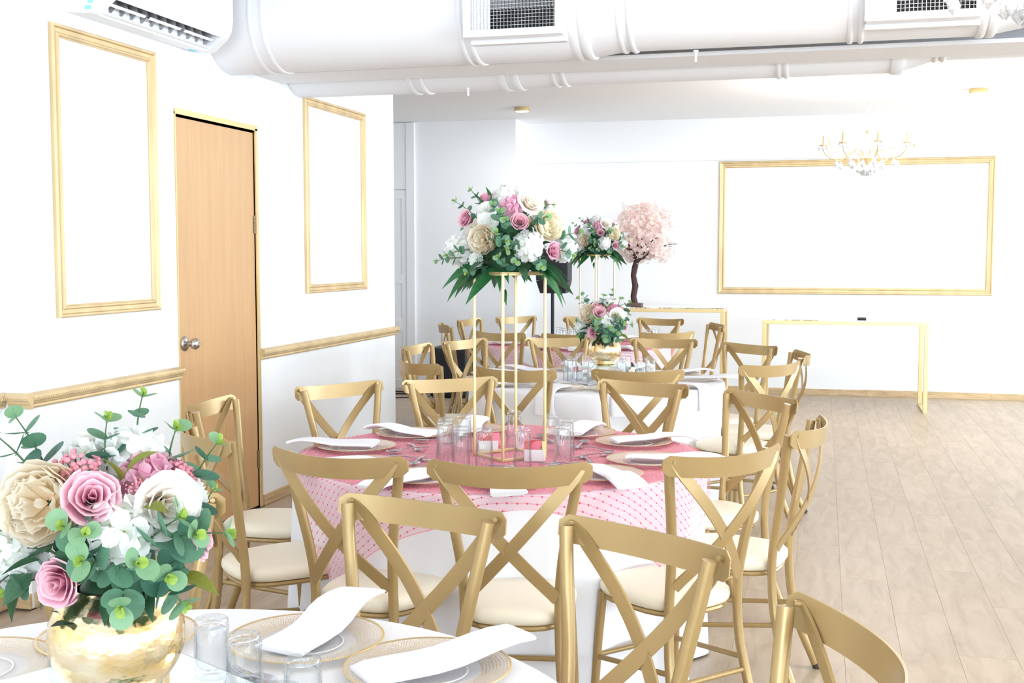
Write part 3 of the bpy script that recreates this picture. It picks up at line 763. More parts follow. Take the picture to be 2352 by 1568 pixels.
LACE = lace_mat()
def overlay(tk, label, face, half, seed):
    """square lace laid over the round table, its side facing direction `face`"""
    cx, cy_ = TABLES[tk]; rg = random.Random(seed); ph = [rg.random()*6.28 for _ in range(4)]
    N = 360; vs = []; uvs = []; tt = []; fs = []
    rows = [0,.15,.3,.45,.6,.7,.715,.728] ; M = 14
    for k in range(N):
        a = 2*PI*k/N; u = a - face; e = half/max(abs(math.cos(u)), abs(math.sin(u)), .55); e = min(e, half*1.36) + .012*math.sin(9*a+ph[0])
        col = []
        for r in rows: col.append((r, TH+.0065, r, 0))
        for j in range(1, M+1):
            f = j/M; s = (e - .728)*f
            if s < .012: z, ro = TH+.0065-.004*s/.012, .728+s
            else: z, ro = TH+.0025-(s-.012), .741
            corner = max(0, (e-half)/half)
            fold = (.5+.5*math.sin(17*a+ph[1]+math.sin(4*a+ph[2])))*(.006+.05*s)+ .10*s*corner
            # the chair seats and the cloth below keep it off
            ro = ro + fold + .010 + .085*min(1, s/.35)*(.5+.5*math.sin(13*a))**2*.3
            col.append((ro, z, .728+s, f))
        for (ro, z, ru, f) in col:
            vs.append((cx+ro*math.cos(a), cy_+ro*math.sin(a), z)); uvs.append((ru*math.cos(u), ru*math.sin(u))); tt.append(f)
    C = len(rows)+M
    for k in range(N):
        k2 = (k+1) % N
        for j in range(C-1): fs.append((k*C+j, k*C+j+1, k2*C+j+1, k2*C+j))
    q = MB(); q.add(vs, fs, tt); me = q.mesh('lace_overlay', LACE, True, True)
    ul = me.uv_layers.new(name='UVMap')
    for l in me.loops: ul.data[l.index].uv = uvs[l.vertex_index]
    return tag(put('lace_overlay', me), label, 'tablecloth', 'pink lace overlays')
overlay('near', 'sheer pink dotted lace overlay on the nearer table, hanging in a scalloped edge', R(-72), .79, 11)
overlay('far', 'sheer pink dotted lace overlay on the far table at the back', R(-60), .79, 12)

# ------------------------------------------------------------------ place settings
def plate_mat():
    m = bpy.data.materials.new('gold_dotted_glass'); m.use_nodes = True; nt = m.node_tree; L = nt.links.new; b = nt.nodes['Principled BSDF']
    tc = nt.nodes.new('ShaderNodeTexCoord'); sp = nt.nodes.new('ShaderNodeSeparateXYZ'); L(tc.outputs['Object'], sp.inputs[0])
    def M(op, a, b_=None):
        n = nt.nodes.new('ShaderNodeMath'); n.operation = op
        for k, v in enumerate((a, b_)):
            if v is None: continue
            if isinstance(v, (int, float)): n.inputs[k].default_value = v
            else: L(v, n.inputs[k])
        return n.outputs[0]
    r = M('SQRT', M('ADD', M('MULTIPLY', sp.outputs[0], sp.outputs[0]), M('MULTIPLY', sp.outputs[1], sp.outputs[1])))
    an = M('ARCTAN2', sp.outputs[1], sp.outputs[0])
    ringw = M('FRACT', M('DIVIDE', r, .0062)); ringi = M('FLOOR', M('DIVIDE', r, .0062))
    seg = M('FRACT', M('ADD', M('MULTIPLY', an, 23.87), M('MULTIPLY', ringi, .5)))
    dot = M('MULTIPLY', M('LESS_THAN', M('ABSOLUTE', M('SUBTRACT', ringw, .5)), .22), M('LESS_THAN', M('ABSOLUTE', M('SUBTRACT', seg, .5)), .24))
    rim = M('MULTIPLY', M('GREATER_THAN', r, .092), M('LESS_THAN', r, .1405)); edge = M('GREATER_THAN', r, .1425)
    gold = M('MAXIMUM', M('MULTIPLY', dot, rim), edge)
    mc = nt.nodes.new('ShaderNodeMix'); mc.data_type = 'RGBA'; mc.inputs['A'].default_value = lin(246,240,236); mc.inputs['B'].default_value = lin(222,190,130); L(gold, mc.inputs['Factor']); L(mc.outputs['Result'], b.inputs['Base Color'])
    b.inputs['Roughness'].default_value = .2; L(M('MULTIPLY', gold, .15), b.inputs['Metallic'])
    al = M('MAXIMUM', gold, M('ADD', .30, M('MULTIPLY', rim, .10)))
    tr = nt.nodes.new('ShaderNodeBsdfTransparent'); mx = nt.nodes.new('ShaderNodeMixShader'); L(al, mx.inputs[0]); L(tr.outputs[0], mx.inputs[1]); L(b.outputs[0], mx.inputs[2]); L(mx.outputs[0], nt.nodes['Material Output'].inputs[0])
    return m
PLATEM = plate_mat()
q = MB(); q.lathe([(0,.003),(.075,.003),(.090,.005),(.110,.010),(.140,.0145),(.1465,.0155),(.1475,.0145),(.140,.0125),(.108,.0075),(.088,.002),(.070,0),(0,0)], 72); PLATE = q.mesh('charger_plate', PLATEM)
q = MB(); q.lathe([(.066,.0033),(.068,.0045),(.070,.0045),(.072,.0033)], 48, closed=True)
WELL = q.mesh('plate_well', CERAM)

def napkin_mesh(path, w0, w1, th, seed, name='napkin'):
    """folded napkin: a rounded, layered strip along local +Y following path of (y, z)"""
    q = MB(); rg = random.Random(seed); n = len(path); ph = rg.random()*6
    P = [Vector((.006*math.sin(ph+9*i/n), y, z)) for i, (y, z) in enumerate(path)]
    vs = []; m = 14
    for i, p in enumerate(P):
        d = (P[min(i+1,n-1)]-P[max(i-1,0)]).normalized(); u = Vector((0,-d.z,d.y)).normalized()
        if u.z < 0 and abs(d.z) < .99: u = -u
        f = i/(n-1); w = (w0+(w1-w0)*f)/2*(1+.05*math.sin(ph+5*f)); t = th*(1+.25*math.sin(ph*2+6*f))
        for k in range(m):
            a = 2*PI*k/m; c, s_ = math.cos(a), math.sin(a)
            ex = math.copysign(abs(c)**.45, c)*w; ez = math.copysign(abs(s_)**.8, s_)*t/2 + t/2
            ez += .004*(ex/w)*math.sin(ph+4*f)+.003
            vs.append(p + Vector((1,0,0))*ex + u*ez)
    fs = []
    for i in range(n-1):
        for k in range(m): fs.append((i*m+k, i*m+(k+1)%m, (i+1)*m+(k+1)%m, (i+1)*m+k))
    fs += [tuple(range(m-1,-1,-1)), tuple(range((n-1)*m, n*m))]
    q.add(vs, fs); return q.mesh(name, NAPK, angle=60)
FLATP = [(-.10,.009),(-.085,.012),(-.05,.013),(0,.013),(.05,.014),(.09,.018),(.13,.020),(.17,.019),(.205,.013),(.225,.006)]
LIFTP = [(-.085,.006),(-.06,.010),(-.02,.012),(.03,.015),(.07,.020),(.11,.026),(.15,.031),(.19,.034),(.225,.034)]
HANGP = [(-.06,.010),(-.02,.014),(.04,.016),(.10,.018),(.145,.017),(.172,.012),(.188,.001),(.195,-.02),(.198,-.05),(.200,-.085),(.201,-.115)]
NAPM = [napkin_mesh(FLATP, .100, .115, .013, s) for s in (1,2,3)] + [napkin_mesh(FLATP, .088, .10, .018, 4)]
NAPF = [napkin_mesh(LIFTP, .105, .112, .010, s) for s in (5,6)]
NAPH = [napkin_mesh(HANGP, .105, .120, .009, s) for s in (7,8)]

def cut_mesh(kind):
    q = MB()
    def bar(pts, ws, t=.0022):
        P = [Vector(p) for p in pts]; vs = []; n = len(P)
        for i, p in enumerate(P):
            d = (P[min(i+1,n-1)]-P[max(i-1,0)]).normalized(); s_ = Vector((0,0,1)).cross(d).normalized(); u = d.cross(s_)
            for a, b_ in ((1,.5),(.5,1),(-.5,1),(-1,.5),(-1,-.5),(1,-.5)): vs.append(p+s_*ws[i]*a+u*t*b_)
        fs = [(i*6+k, i*6+(k+1)%6, i*6+6+(k+1)%6, i*6+6+k) for i in range(n-1) for k in range(6)] + [(5,4,3,2,1,0), tuple(range((n-1)*6, n*6))]
        q.add(vs, fs)
    H = [(0,-.095,.003),(0,-.06,.005),(0,-.02,.008),(0,.02,.007),(0,.035,.005)]
    if kind == 'spoon':
        bar(H, [.007,.006,.004,.003,.004])
        vs = []; fs = []; n = 16
        for j in range(5):
            f = j/4
            for k in range(n):
                a = 2*PI*k/n; vs.append((.020*f*math.cos(a)*(1-.12*math.sin(a)), .064+.032*f*math.sin(a), .0015+.006*f*f))
        for j in range(4):
            for k in range(n): fs.append((j*n+k, j*n+(k+1)%n, (j+1)*n+(k+1)%n, (j+1)*n+k))
        q.add(vs, fs)
    elif kind == 'fork':
        bar(H, [.007,.006,.004,.003,.005]); bar([(0,.034,.005),(0,.048,.003),(0,.060,.003)], [.005,.011,.012])
        for x in (-.0095,-.0032,.0032,.0095): bar([(x,.058,.003),(x,.075,.003),(x,.096,.007)], [.002,.002,.001], .0015)
    else:
        bar([(0,-.10,.004),(0,-.05,.005),(0,0,.004)], [.007,.007,.006], .003); bar([(0,-.002,.004),(.001,.03,.004),(.001,.08,.004),(-.004,.108,.004)], [.007,.009,.009,.002], .0012)
    return q.mesh(kind, STEEL, angle=50)
CUT = {k: cut_mesh(k) for k in ('spoon','fork','knife')}

PLACE = {
 'near': ['at the door end', 'behind the big bouquet', 'at the far left', 'left behind the tall stand', 'right behind the tall stand', 'at the far right', 'at the right end', 'at the right front', 'at the front middle', 'at the left front'],
 'white': ['at the far left front', 'at the left end', 'near the black speaker', 'left behind the vase', 'right behind the vase', 'at the far right', 'at the right end', 'at the right front', 'at the front, right', 'behind the tall stand'],
 'far': ['at its left end', 'second from the left end', 'before the recess wall', 'at the back middle', 'below the blossom tree', 'at its right end', 'at the right front', 'at the front middle', 'at the left front'],
 'front': ['behind the vase', 'in the middle', 'nearest the right edge', 'at the bottom right']}
TN = dict(near='the nearer pink table', white='the white table', far='the far pink table', front='the front table')
def setting(tk, i, r=.55, nap='flat', nap_dr=0, nap_tw=0, cut=True, plate=True, zoff=None):
    a = ANG[tk][i]; cx, cy_ = TABLES[tk]; z = TH + (.0075 if tk in ('near','far') else .004)
    c, s_ = math.cos(a), math.sin(a); where = PLACE[tk][i] + ' of ' + TN[tk]
    if plate:
        p = put('charger_plate', PLATE, None, (cx+r*c, cy_+r*s_, z), (0,0,rnd.random()*6)); tag(p, 'gold-dotted glass charger plate ' + where, 'plate', 'charger plates'); 
        put('plate_well', WELL, p)
    if nap:
        me = NAPH[i % 2] if nap == 'hang' else NAPF[i % 2] if nap == 'lift' else NAPM[i % 4]
        rr = r + nap_dr
        o = put('napkin', me, None, (cx+rr*c, cy_+rr*s_, z), (0,0,a - PI/2 + nap_tw))
        tag(o, ('white napkin hanging over the edge ' if nap == 'hang' else 'folded white napkin on the plate ') + where, 'napkin', 'white napkins')
    if cut:
        rc = r - .205
        for j, (k, da, tw) in enumerate((('fork', -.10, .5), ('spoon', .06, -.65))):
            b = a + da/rc*.5
            o = put(k, CUT[k], None, (cx+rc*math.cos(b), cy_+rc*math.sin(b), z+.001+.004*j), (0,0,a-PI/2+tw+PI/2)); tag(o, ('steel %s beside the plate ' % k) + where, 'cutlery', 'cutlery')
for i in range(10): setting('near', i, .55, 'flat', nap_dr=[.03,.03,-.01,.0,-.02,.02,.03,.04,.03,.03][i], nap_tw=[.0,.15,.2,-.3,.25,-.1,.1,-.35,.05,-.2][i])
for i in range(10): setting('white', i, .55, 'hang' if i in (0,8,7,9) else 'flat', nap_dr=[0,0,.02,0,.02,.05,.06,.0,.0,.0][i], cut=i in (0,8,9,7))
for i in range(9): setting('far', i, .55, 'hang' if i in (0,8) else 'flat', cut=False)
setting('front', 0, .545, None, cut=False)
setting('front', 1, .545, 'lift', nap_dr=.0, nap_tw=.02, cut=False)
setting('front', 2, .565, 'lift', nap_dr=-.04, nap_tw=-.16, cut=False)
p = put('charger_plate', PLATE, None, (-1.43,1.70,TH+.004)); tag(p, 'gold-dotted glass charger plate cut off by the left edge of the picture', 'plate', 'charger plates'); put('plate_well', WELL, p)
for (k, x, y, rz, lb) in (('fork',-.905,1.775,1.1,'steel fork handle between the front plate and the mirror, left one'),('spoon',-.855,1.745,1.0,'steel spoon handle between the front plate and the mirror, right one'),('knife',-.70,1.69,-1.05,'steel knife beside the right front plate')):
    o = put(k, CUT[k], None, (x,y,TH+.006), (0,0,rz)); tag(o, lb, 'cutlery', 'cutlery')

# glasses stand upside down
q = MB(); q.lathe([(.0315,0),(.0318,.004),(.0275,.112),(.0282,.115),(.0282,.119),(.0268,.121),(.0275,.124),(.0275,.130),(.0255,.134),(.020,.135),(.012,.133),(0,.1325),
                   ][:], 28)
n0 = len(q.v); q2 = MB(); q2.lathe([(.0315,0),(.0318,.004),(.0275,.112),(.0284,.115),(.0284,.119),(.0266,.121),(.0276,.124),(.0276,.130),(.0255,.134),(.020,.135),(.012,.133),(0,.1325),(0,.1205),(.020,.119),(.0245,.113),(.0294,.004),(.0298,0)], 28, closed=False)
q2.f = q2.f[:-1] if len(q2.f[-1]) > 4 else q2.f
q2.f = [f for f in q2.f if len(f) == 4]
q2.add([], []); GL = q2.mesh('tumbler', GLASS, angle=30)
def glasses(tk, pts, group, z):
    pts = sorted(pts, key=px_x)
    for k, p in enumerate(pts):
        o = put('tumbler', GL, None, (p[0], p[1], z)); tag(o, 'upside-down clear tumbler on %s, %s' % (TN[tk], ORD[k]), 'glass', group)
ZP, ZW = TH+.0075, TH+.004
glasses('near', [(-1.288,3.938),(-1.315,4.03),(-1.196,3.836),(-1.105,3.808),(-1.276,4.124),(-1.12,4.268),(-.983,3.857),(-.964,4.206),(-.887,4.118),(-.864,3.958)], 'tumblers on the nearer pink table', ZP)
glasses('white', [(-1.428,6.682),(-1.386,6.595),(-1.25,6.511),(-1.41,6.93),(-1.10,6.59),(-1.137,7.0),(-1.0,6.685),(-.965,6.84)], 'tumblers on the white table', ZW)
glasses('far', [(-2.049,9.248),(-2.002,9.165),(-1.97,9.32),(-1.90,9.06),(-1.329,9.201),(-1.30,9.437)], 'tumblers on the far pink table', ZP)
glasses('front', [(-.87,1.64),(-.733,1.562),(-.714,1.45),(-.960,1.70),(-1.185,1.63)], 'tumblers on the front table', ZW)

# sugar caddies with paper packets
def packet(m, w=.038, h=.058, t=.005):
    q = MB(); q.grid(lambda u, v: ((u-.5)*w, -t/2*math.sin(PI*u)*math.sin(PI*v), v*h), 5, 5); q.grid(lambda u, v: ((u-.5)*w, t/2*math.sin(PI*u)*math.sin(PI*v), v*h), 5, 5)
    return q.mesh('sugar_packet', m)
PKM = {'red': packet(RED), 'pink': packet(PINKP), 'yellow': packet(YELP), 'white': packet(CERAM)}
def caddy(x, y, z, rz, label, packs, where):
    t = thing('sugar_caddy', label, 'caddy', (x,y,z), rz, 'sugar caddies')
    q = MB(); w, d, h, k = .072, .044, .042, .003
    q.bbox(-w/2,-d/2,0,w/2,d/2,k,.001); q.bbox(-w/2,-d/2,k,w/2,-d/2+k,h,.001); q.bbox(-w/2,d/2-k,k,w/2,d/2,h,.001); q.bbox(-w/2,-d/2+k,k,-w/2+k,d/2-k,h,.001); q.bbox(w/2-k,-d/2+k,k,w/2,d/2-k,h,.001)
    q.build('dish', CERAM, t, smooth=False)
    c, s_ = math.cos(rz), math.sin(rz)
    for j, (col, px, py, tl) in enumerate(packs):
        o = put('sugar_packet', PKM[col], None, (x+1.15*(px*c-py*s_), y+1.15*(px*s_+py*c), z+.012), (R(tl),0,rz)); tag(o, '%s sugar packet in %s, %s' % (col, where, ['at the left', 'second', 'in the middle', 'fourth', 'at the right'][j]), 'packet', 'sugar packets')
        if col == 'yellow':
            cu = bpy.data.curves.new('letter', 'FONT'); cu.body = 'S'; cu.size = .022; cu.extrude = .0002; cu.align_x = 'CENTER'
            to = bpy.data.objects.new('tmp', cu); COL.objects.link(to); dg = bpy.context.evaluated_depsgraph_get(); me = bpy.data.meshes.new_from_object(to.evaluated_get(dg)); bpy.data.objects.remove(to)
            me.materials.clear(); me.materials.append(INK); put('letter', me, o, (0,-.0032,.030), (PI/2,0,0))
caddy(-.970, 3.985, ZP, R(8), 'white ceramic sugar caddy in front of the tall stand on the nearer pink table', [('red',-.018,-.004,-6),('red',-.010,.005,4),('red',.004,.006,-10),('pink',.006,-.004,6),('yellow',.019,-.008,-4)], 'the front caddy')
caddy(-1.185, 4.135, ZP, R(20), 'white ceramic sugar caddy behind the tall stand on the nearer pink table', [('red',-.018,.0,-8),('red',-.008,.006,6),('red',.004,-.004,-3),('red',.014,.005,8),('pink',.020,-.006,-5)], 'the rear caddy')
caddy(-1.395, 6.75, ZW, R(60), 'white sugar caddy beside the mirror stand on the white table', [('red',-.014,.0,-6),('red',0,.004,5)], 'the white table caddy')
caddy(-1.86, 9.20, ZP, R(10), 'white sugar caddy with a red packet on the far pink table', [('red',-.010,0,-5),('red',.008,.003,4)], 'the far caddy')

# ------------------------------------------------------------------ flowers
def petal(mb, phi, wdt, r0, r1, z0, h, flare=0., curl=0., ruff=0., pw=1.0, nu=5, nv=5, base=True, seed=0.):
    """one petal of a flower that opens along +Z; its foot meets the flower's foot"""
    i0 = len(mb.v); vs = []; tt = []
    for j in range(nv+1):
        v = j/nv
        for i in range(nu+1):
            u = 2*i/nu-1
            rr = r0 + (r1-r0)*math.sin(min(1, v*1.15)*PI/2)**pw + flare*v**3
            if j == 0: rr *= .35
            narrow = (.35+.65*math.sin(min(1, .15+v*1.05)*PI/2))
            a = phi + u*wdt/2*narrow
            lip = 1-.22*abs(u)**2.6
            z = z0 + h*v*(lip if v > .5 else 1) - curl*max(0, v-.72)**2*12*(.4+.6*(1-u*u)) 
            w = ruff*v*v*math.sin(u*6+seed*7+phi*3)
            rr += w; z += w*.6
            vs.append((rr*math.cos(a), rr*math.sin(a), z)); tt.append(v)
    fs = [(j*(nu+1)+i, j*(nu+1)+i+1, (j+1)*(nu+1)+i+1, (j+1)*(nu+1)+i) for j in range(nv) for i in range(nu)]
    mb.add(vs, fs, tt)
def calyx(mb, r, z): pass
def weld_foot(mb):
    """ties the feet of all petals to one point so that a flower is one body"""
    c = len(mb.v); mb.v.append((0,0,-.004)); mb.t.append(0.0)
    return c
def rose_mesh(name, m, rad, seed, open_=1.0):
    rg = random.Random(seed); q = MB(); s = rad/.055
    lay = [(2,.002,.005,.047,4.2,.003,0),(3,.004,.011,.048,2.7,.006,.003),(3,.008,.018,.048,2.5,.010,.006),(4,.012,.027,.045,1.95,.012,.009),(5,.016,.036,.038,1.65,.013*open_,.011)]
    for li, (n, r0, r1, h, w, fl, cu) in enumerate(lay):
        o = rg.random()*6.28
        for k in range(n):
            petal(q, o+2*PI*k/n+rg.uniform(-.15,.15), w*rg.uniform(.92,1.12), r0*s, r1*s*rg.uniform(.88,1.1), -.012*s, (h+.012)*s*rg.uniform(.92,1.05), fl*s*rg.uniform(.8,1.3), cu*s, .0016*s, .8, 7, 8, seed=rg.random())
    # a green calyx below
    q.lathe([(.004*s,-.024*s),(.014*s,-.020*s),(.018*s,-.012*s),(.012*s,-.006*s)], 10, mi=1)
    return q.mesh(name, [m, LEAFD], True, True)
def peony_mesh(name, m, rad, seed):
    rg = random.Random(seed); q = MB(); s = rad/.07
    for (n, r0, r1, h, w, cu) in ((6,.020,.066,.040,1.5,.006),(6,.018,.060,.056,1.5,.004),(7,.016,.053,.066,1.25,.002)):
        o = rg.random()*6.28
        for k in range(n): petal(q, o+2*PI*k/n, w, r0*s, r1*s*rg.uniform(.94,1.06), -.018*s, (h+.018)*s, .003*s, cu*s, .0035*s, .7, 6, 5, seed=rg.random())
    for k in range(46):      # ruffled heart
        a = rg.random()*6.28; r = .046*math.sqrt(rg.random()); hh = .066 - .012*(r/.046)**2
        petal(q, a, rg.uniform(.5,.9)+.012/(r+.01), r*.5*s, (r+.006)*s, 0, hh*s*rg.uniform(.88,1.05), rg.uniform(-.004,.007)*s, .002*s, .004*s, 1, 4, 4, seed=rg.random())
    q.lathe([(.004*s,-.032*s),(.018*s,-.026*s),(.024*s,-.018*s),(.015*s,-.008*s)], 10, mi=1)
    return q.mesh(name, [m, LEAFD], True, True)
def floret(q, c, d, r, n, rg, cup=.25):
    d = Vector(d).normalized(); M_ = d.to_track_quat('Z','Y').to_matrix(); o = rg.random()*6.28
    for k in range(n):
        a = o+2*PI*k/n; vs = []; tt = []
        for (f, w, z) in ((.04,.06,0),(.45,.42,.10),(.85,.44,cup),(1.05,.16,cup*.9)):
            for u in (-1,0,1):
                p = Vector((math.cos(a)*f - math.sin(a)*w*u, math.sin(a)*f + math.cos(a)*w*u, z - .05*(u == 0) + rg.uniform(-.05,.05)*f))*r
                vs.append(Vector(c) + M_ @ p); tt.append(f)
        q.add(vs, [(i*3+j, i*3+j+1, i*3+j+4, i*3+j+3) for i in range(3) for j in range(2)], tt)
def hydrangea_mesh(name, m, rad, seed, n=34, np_=4, fr=.42):
    rg = random.Random(seed); q = MB()
    for k in range(n):
        z = 1-1.55*(k+.5)/n; a = k*2.39996+rg.uniform(-.2,.2); r = math.sqrt(max(0,1-z*z))
        d = Vector((r*math.cos(a), r*math.sin(a), z)); rr = rad*rg.uniform(.72,.98)
        floret(q, d*rr*.82, d+Vector((rg.uniform(-.3,.3),rg.uniform(-.3,.3),rg.uniform(-.3,.3))), rad*fr*rg.uniform(.85,1.15), np_, rg, rg.uniform(.1,.45))
    q.lathe([(0,-rad*.5),(rad*.35,-rad*.4),(rad*.60,0),(rad*.42,rad*.42),(0,rad*.6)], 12)
    return q.mesh(name, m, True, True)
def carnation_mesh(name, m, rad, seed):
    rg = random.Random(seed); q = MB(); s = rad
    for (n, r0, r1, h, w) in ((8,.15,.95,.35,.95),(7,.12,.72,.55,.95),(6,.1,.48,.70,1.0),(4,.05,.25,.78,1.3)):
        o = rg.random()*6.28
        for k in range(n): petal(q, o+2*PI*k/n, w, r0*s, r1*s, -.2*s, (h+.2)*s, .1*s, .03*s, .08*s, .8, 4, 4, seed=rg.random())
    q.lathe([(.06*s,-.6*s),(.22*s,-.5*s),(.26*s,-.2*s),(.1*s,-.1*s)], 8, mi=1)
    return q.mesh(name, [m, LEAFD], True, True)
def berry_mesh(name, m, rad, seed, n=46):
    rg = random.Random(seed); q = MB()
    for k in range(n):
        a = rg.random()*6.28; r = rad*math.sqrt(rg.random()); z = rad*.55*math.sqrt(max(0,1-(r/rad)**2))*rg.uniform(.7,1.0)
        b_ = rad*rg.uniform(.11,.17); c = Vector((r*math.cos(a), r*math.sin(a), z))
        q.lathe([(0,-b_),(b_*.8,-b_*.5),(b_,.1*b_),(b_*.55,b_*.8),(0,b_*.7)], 6, o=c)
        if k % 3 == 0: q.tube([c, c*.4+Vector((0,0,-rad*.4)), (0,0,-rad*.9)], rad*.025, 4, caps=False, mi=1)
    return q.mesh(name, [m, STEMM], True, True)

LEAFD = mat('dark_green_leaf', (52,92,62), .5, var=(20,.15), transl=.12)
LEAF1 = mat('eucalyptus_leaf', (96,142,114), .55, var=(30,.12), transl=.2)
LEAF2 = mat('eucalyptus_leaf_dark', (70,118,96), .55, var=(30,.12), transl=.2)
LEAF3 = mat('eucalyptus_leaf_pale', (132,172,132), .55, var=(30,.1), transl=.25)
LEAFY = mat('young_leaf', (160,188,88), .55, transl=.25)
LEAFO = mat('olive_leaf', (122,128,44), .5, var=(20,.15), transl=.2)
LEAFG = mat('fern_green_leaf', (44,106,58), .42, var=(15,.18), transl=.15)
STEMM = mat('green_stem', (74,100,62), .6)
PK = petal_mat('dusty_pink_petal', [(0,(190,100,132)),(.45,(220,146,172)),(.8,(234,178,196)),(1,(245,212,218))], .35)
PKL = petal_mat('light_pink_petal', [(0,(206,110,150)),(.5,(236,170,196)),(1,(248,206,218))])
CRM = petal_mat('cream_petal', [(0,(244,222,184)),(.4,(248,234,208)),(.8,(250,242,226)),(1,(251,246,236))], .42)
CRB = petal_mat('butter_petal', [(0,(250,234,188)),(.5,(251,242,214)),(1,(252,248,234))], .42)
IVO = petal_mat('ivory_petal', [(0,(250,230,196)),(.4,(251,243,230)),(1,(252,250,248))], .4)
WHT = petal_mat('white_petal', [(0,(228,236,206)),(.25,(247,248,243)),(1,(252,252,252))], .4)
LIL = petal_mat('lilac_pink_petal', [(0,(240,226,200)),(.3,(230,160,190)),(1,(244,204,220))], .35)
BER = mat('pink_berry', (222,146,160), .6)

FM = {}
def flower(kind):
    if kind not in FM:
        FM[kind] = {'rose': lambda: rose_mesh('rose', PK, .05, 1), 'rose2': lambda: rose_mesh('rose', PK, .05, 5, .6), 'roselight': lambda: rose_mesh('rose', PKL, .05, 2),
            'roseivory': lambda: rose_mesh('rose', IVO, .05, 3, 1.8), 'peony': lambda: peony_mesh('peony', CRM, .05, 4), 'peonybutter': lambda: peony_mesh('peony', CRB, .05, 8),
            'hydrangea': lambda: hydrangea_mesh('hydrangea', WHT, .05, 6), 'hydrangea2': lambda: hydrangea_mesh('hydrangea', WHT, .05, 16, 26, 4, .52),
            'pinkflorets': lambda: hydrangea_mesh('pink_hydrangea', LIL, .05, 7, 20, 4, .55), 'carnation': lambda: carnation_mesh('carnation', WHT, .05, 9),
            'berries': lambda: berry_mesh('berry_cluster', BER, .05, 10)}[kind]()
    return FM[kind]
def round_leaf(m):
    q = MB(); n = 14; vs = [(0,0,0)]; fs = []
    for f in (.5, 1.0):
        for k in range(n):
            a = 2*PI*k/n; x = math.sin(a)*.5*f; y = .52 - .5*math.cos(a)*f*(1+.06*math.cos(a))
            vs.append((x, y, .10*(x*x*4-.3*f)*1 + .05*f*f*math.cos(2*a)))
    c = len(vs); vs.append((0,.52,-.045))
    for k in range(n): fs.append((c, 1+k, 1+(k+1)%n)); fs.append((1+k, 1+n+k, 1+n+(k+1)%n, 1+(k+1)%n))
    q.add(vs, fs); q.v[0] = q.v[1+n]
    q.tube([(0,-.12,-.02),(0,.05,0),(0,.5,-.04),(0,.9,0)], [.022,.02,.014,.004], 5)
    return q.mesh('leaf', m)
RL = [round_leaf(m) for m in (LEAF1, LEAF2, LEAF3, LEAFY)]
def long_leaf(m, w=.2, bend=.25):
    q = MB(); vs = []; n = 8
    for j in range(n+1):
        f = j/n; ww = w*math.sin(PI*min(1, f**.8))*1.0 + (.004 if j in (0, n) else 0)
        for u in (-1,-.5,0,.5,1): vs.append((ww*u, f, .35*abs(u)*ww - bend*f*f))
    fs = [(j*5+k, j*5+k+1, j*5+k+6, j*5+k+5) for j in range(n) for k in range(4)]
    q.add(vs, fs); return q.mesh('leaf', m)
LL = {'dark': long_leaf(LEAFD, .17), 'olive': long_leaf(LEAFO, .25), 'fern': long_leaf(LEAFG, .135, .38), 'ivy': long_leaf(LEAFD, .30, .15)}

def sprig(par, p0, p1, size, n, seed, bow=.15, tip=True):
    """eucalyptus stem from p0 to p1 with pairs of round leaves that get smaller and paler towards the tip"""
    rg = random.Random(seed); p0, p1 = Vector(p0), Vector(p1); d = p1-p0; L = d.length
    side = d.cross(Vector((0,0,1)));  side = side.normalized() if side.length > 1e-4 else Vector((1,0,0))
    up = side.cross(d).normalized(); bv = (up*.7 + side*rg.uniform(-1,1))*bow*L
    pt = lambda f: p0 + d*f + bv*math.sin(PI*f)*.5
    q = MB(); q.tube([pt(k/8) for k in range(9)], [.0022-.0014*k/8 for k in range(9)], 6); st = q.build('eucalyptus_sprig', STEMM, par)
    tw = rg.random()*3
    for k in range(n):
        f = .22 + .70*k/max(1, n-1); c = pt(f); t = (pt(f+.03)-pt(f-.03)).normalized(); a0 = tw + k*PI/2
        ax = t.orthogonal().normalized(); ay = t.cross(ax)
        for s_ in (0, PI):
            o = ax*math.cos(a0+s_) + ay*math.sin(a0+s_)
            yv = (o*.9 + t*.45).normalized(); zv = (t - yv*t.dot(yv) + Vector((rg.uniform(-.3,.3),rg.uniform(-.3,.3),rg.uniform(-.3,.3)))); zv = (zv - yv*zv.dot(yv)).normalized(); xv = yv.cross(zv)
            sz = size*(1.05-.5*f)*rg.uniform(.85,1.15)
            me = RL[2] if f > .72 else RL[rg.choice([0,0,1])]
            l = put('leaf', me, st, c); l.rotation_euler = Matrix((xv, yv, zv)).transposed().to_euler(); l.scale = (sz,)*3
    if tip:
        c = p1; t = (pt(1)-pt(.94)).normalized(); ax = t.orthogonal().normalized(); ay = t.cross(ax)
        for k in range(4):
            o = ax*math.cos(k*1.57+tw) + ay*math.sin(k*1.57+tw); yv = (o*.6+t).normalized(); zv = (o-yv*o.dot(yv)).normalized(); xv = yv.cross(zv)
            l = put('leaf', RL[3], st, c - t*.006*(k//2)); l.rotation_euler = Matrix((xv, yv, zv)).transposed().to_euler(); l.scale = (size*.27,)*3
    return st
def place_leaf(par, kind, p, d, ln, roll=0):
    d = Vector(d).normalized(); up = Vector((0,0,1)); z = (up - d*up.dot(d)); z = z.normalized() if z.length > 1e-3 else d.orthogonal().normalized(); x = d.cross(z)
    m_ = Matrix((x, d, z)).transposed() @ Matrix.Rotation(roll, 3, 'Y')
    o = put('long_leaf' if kind != 'ivy' else 'ivy_leaf', LL[kind], par, p); o.rotation_euler = m_.to_euler(); o.scale = (ln,)*3
    return o
FNAME = {'rose2':'rose','roselight':'rose','roseivory':'rose','peonybutter':'peony','hydrangea2':'hydrangea','pinkflorets':'pink_hydrangea','berries':'berry_cluster'}
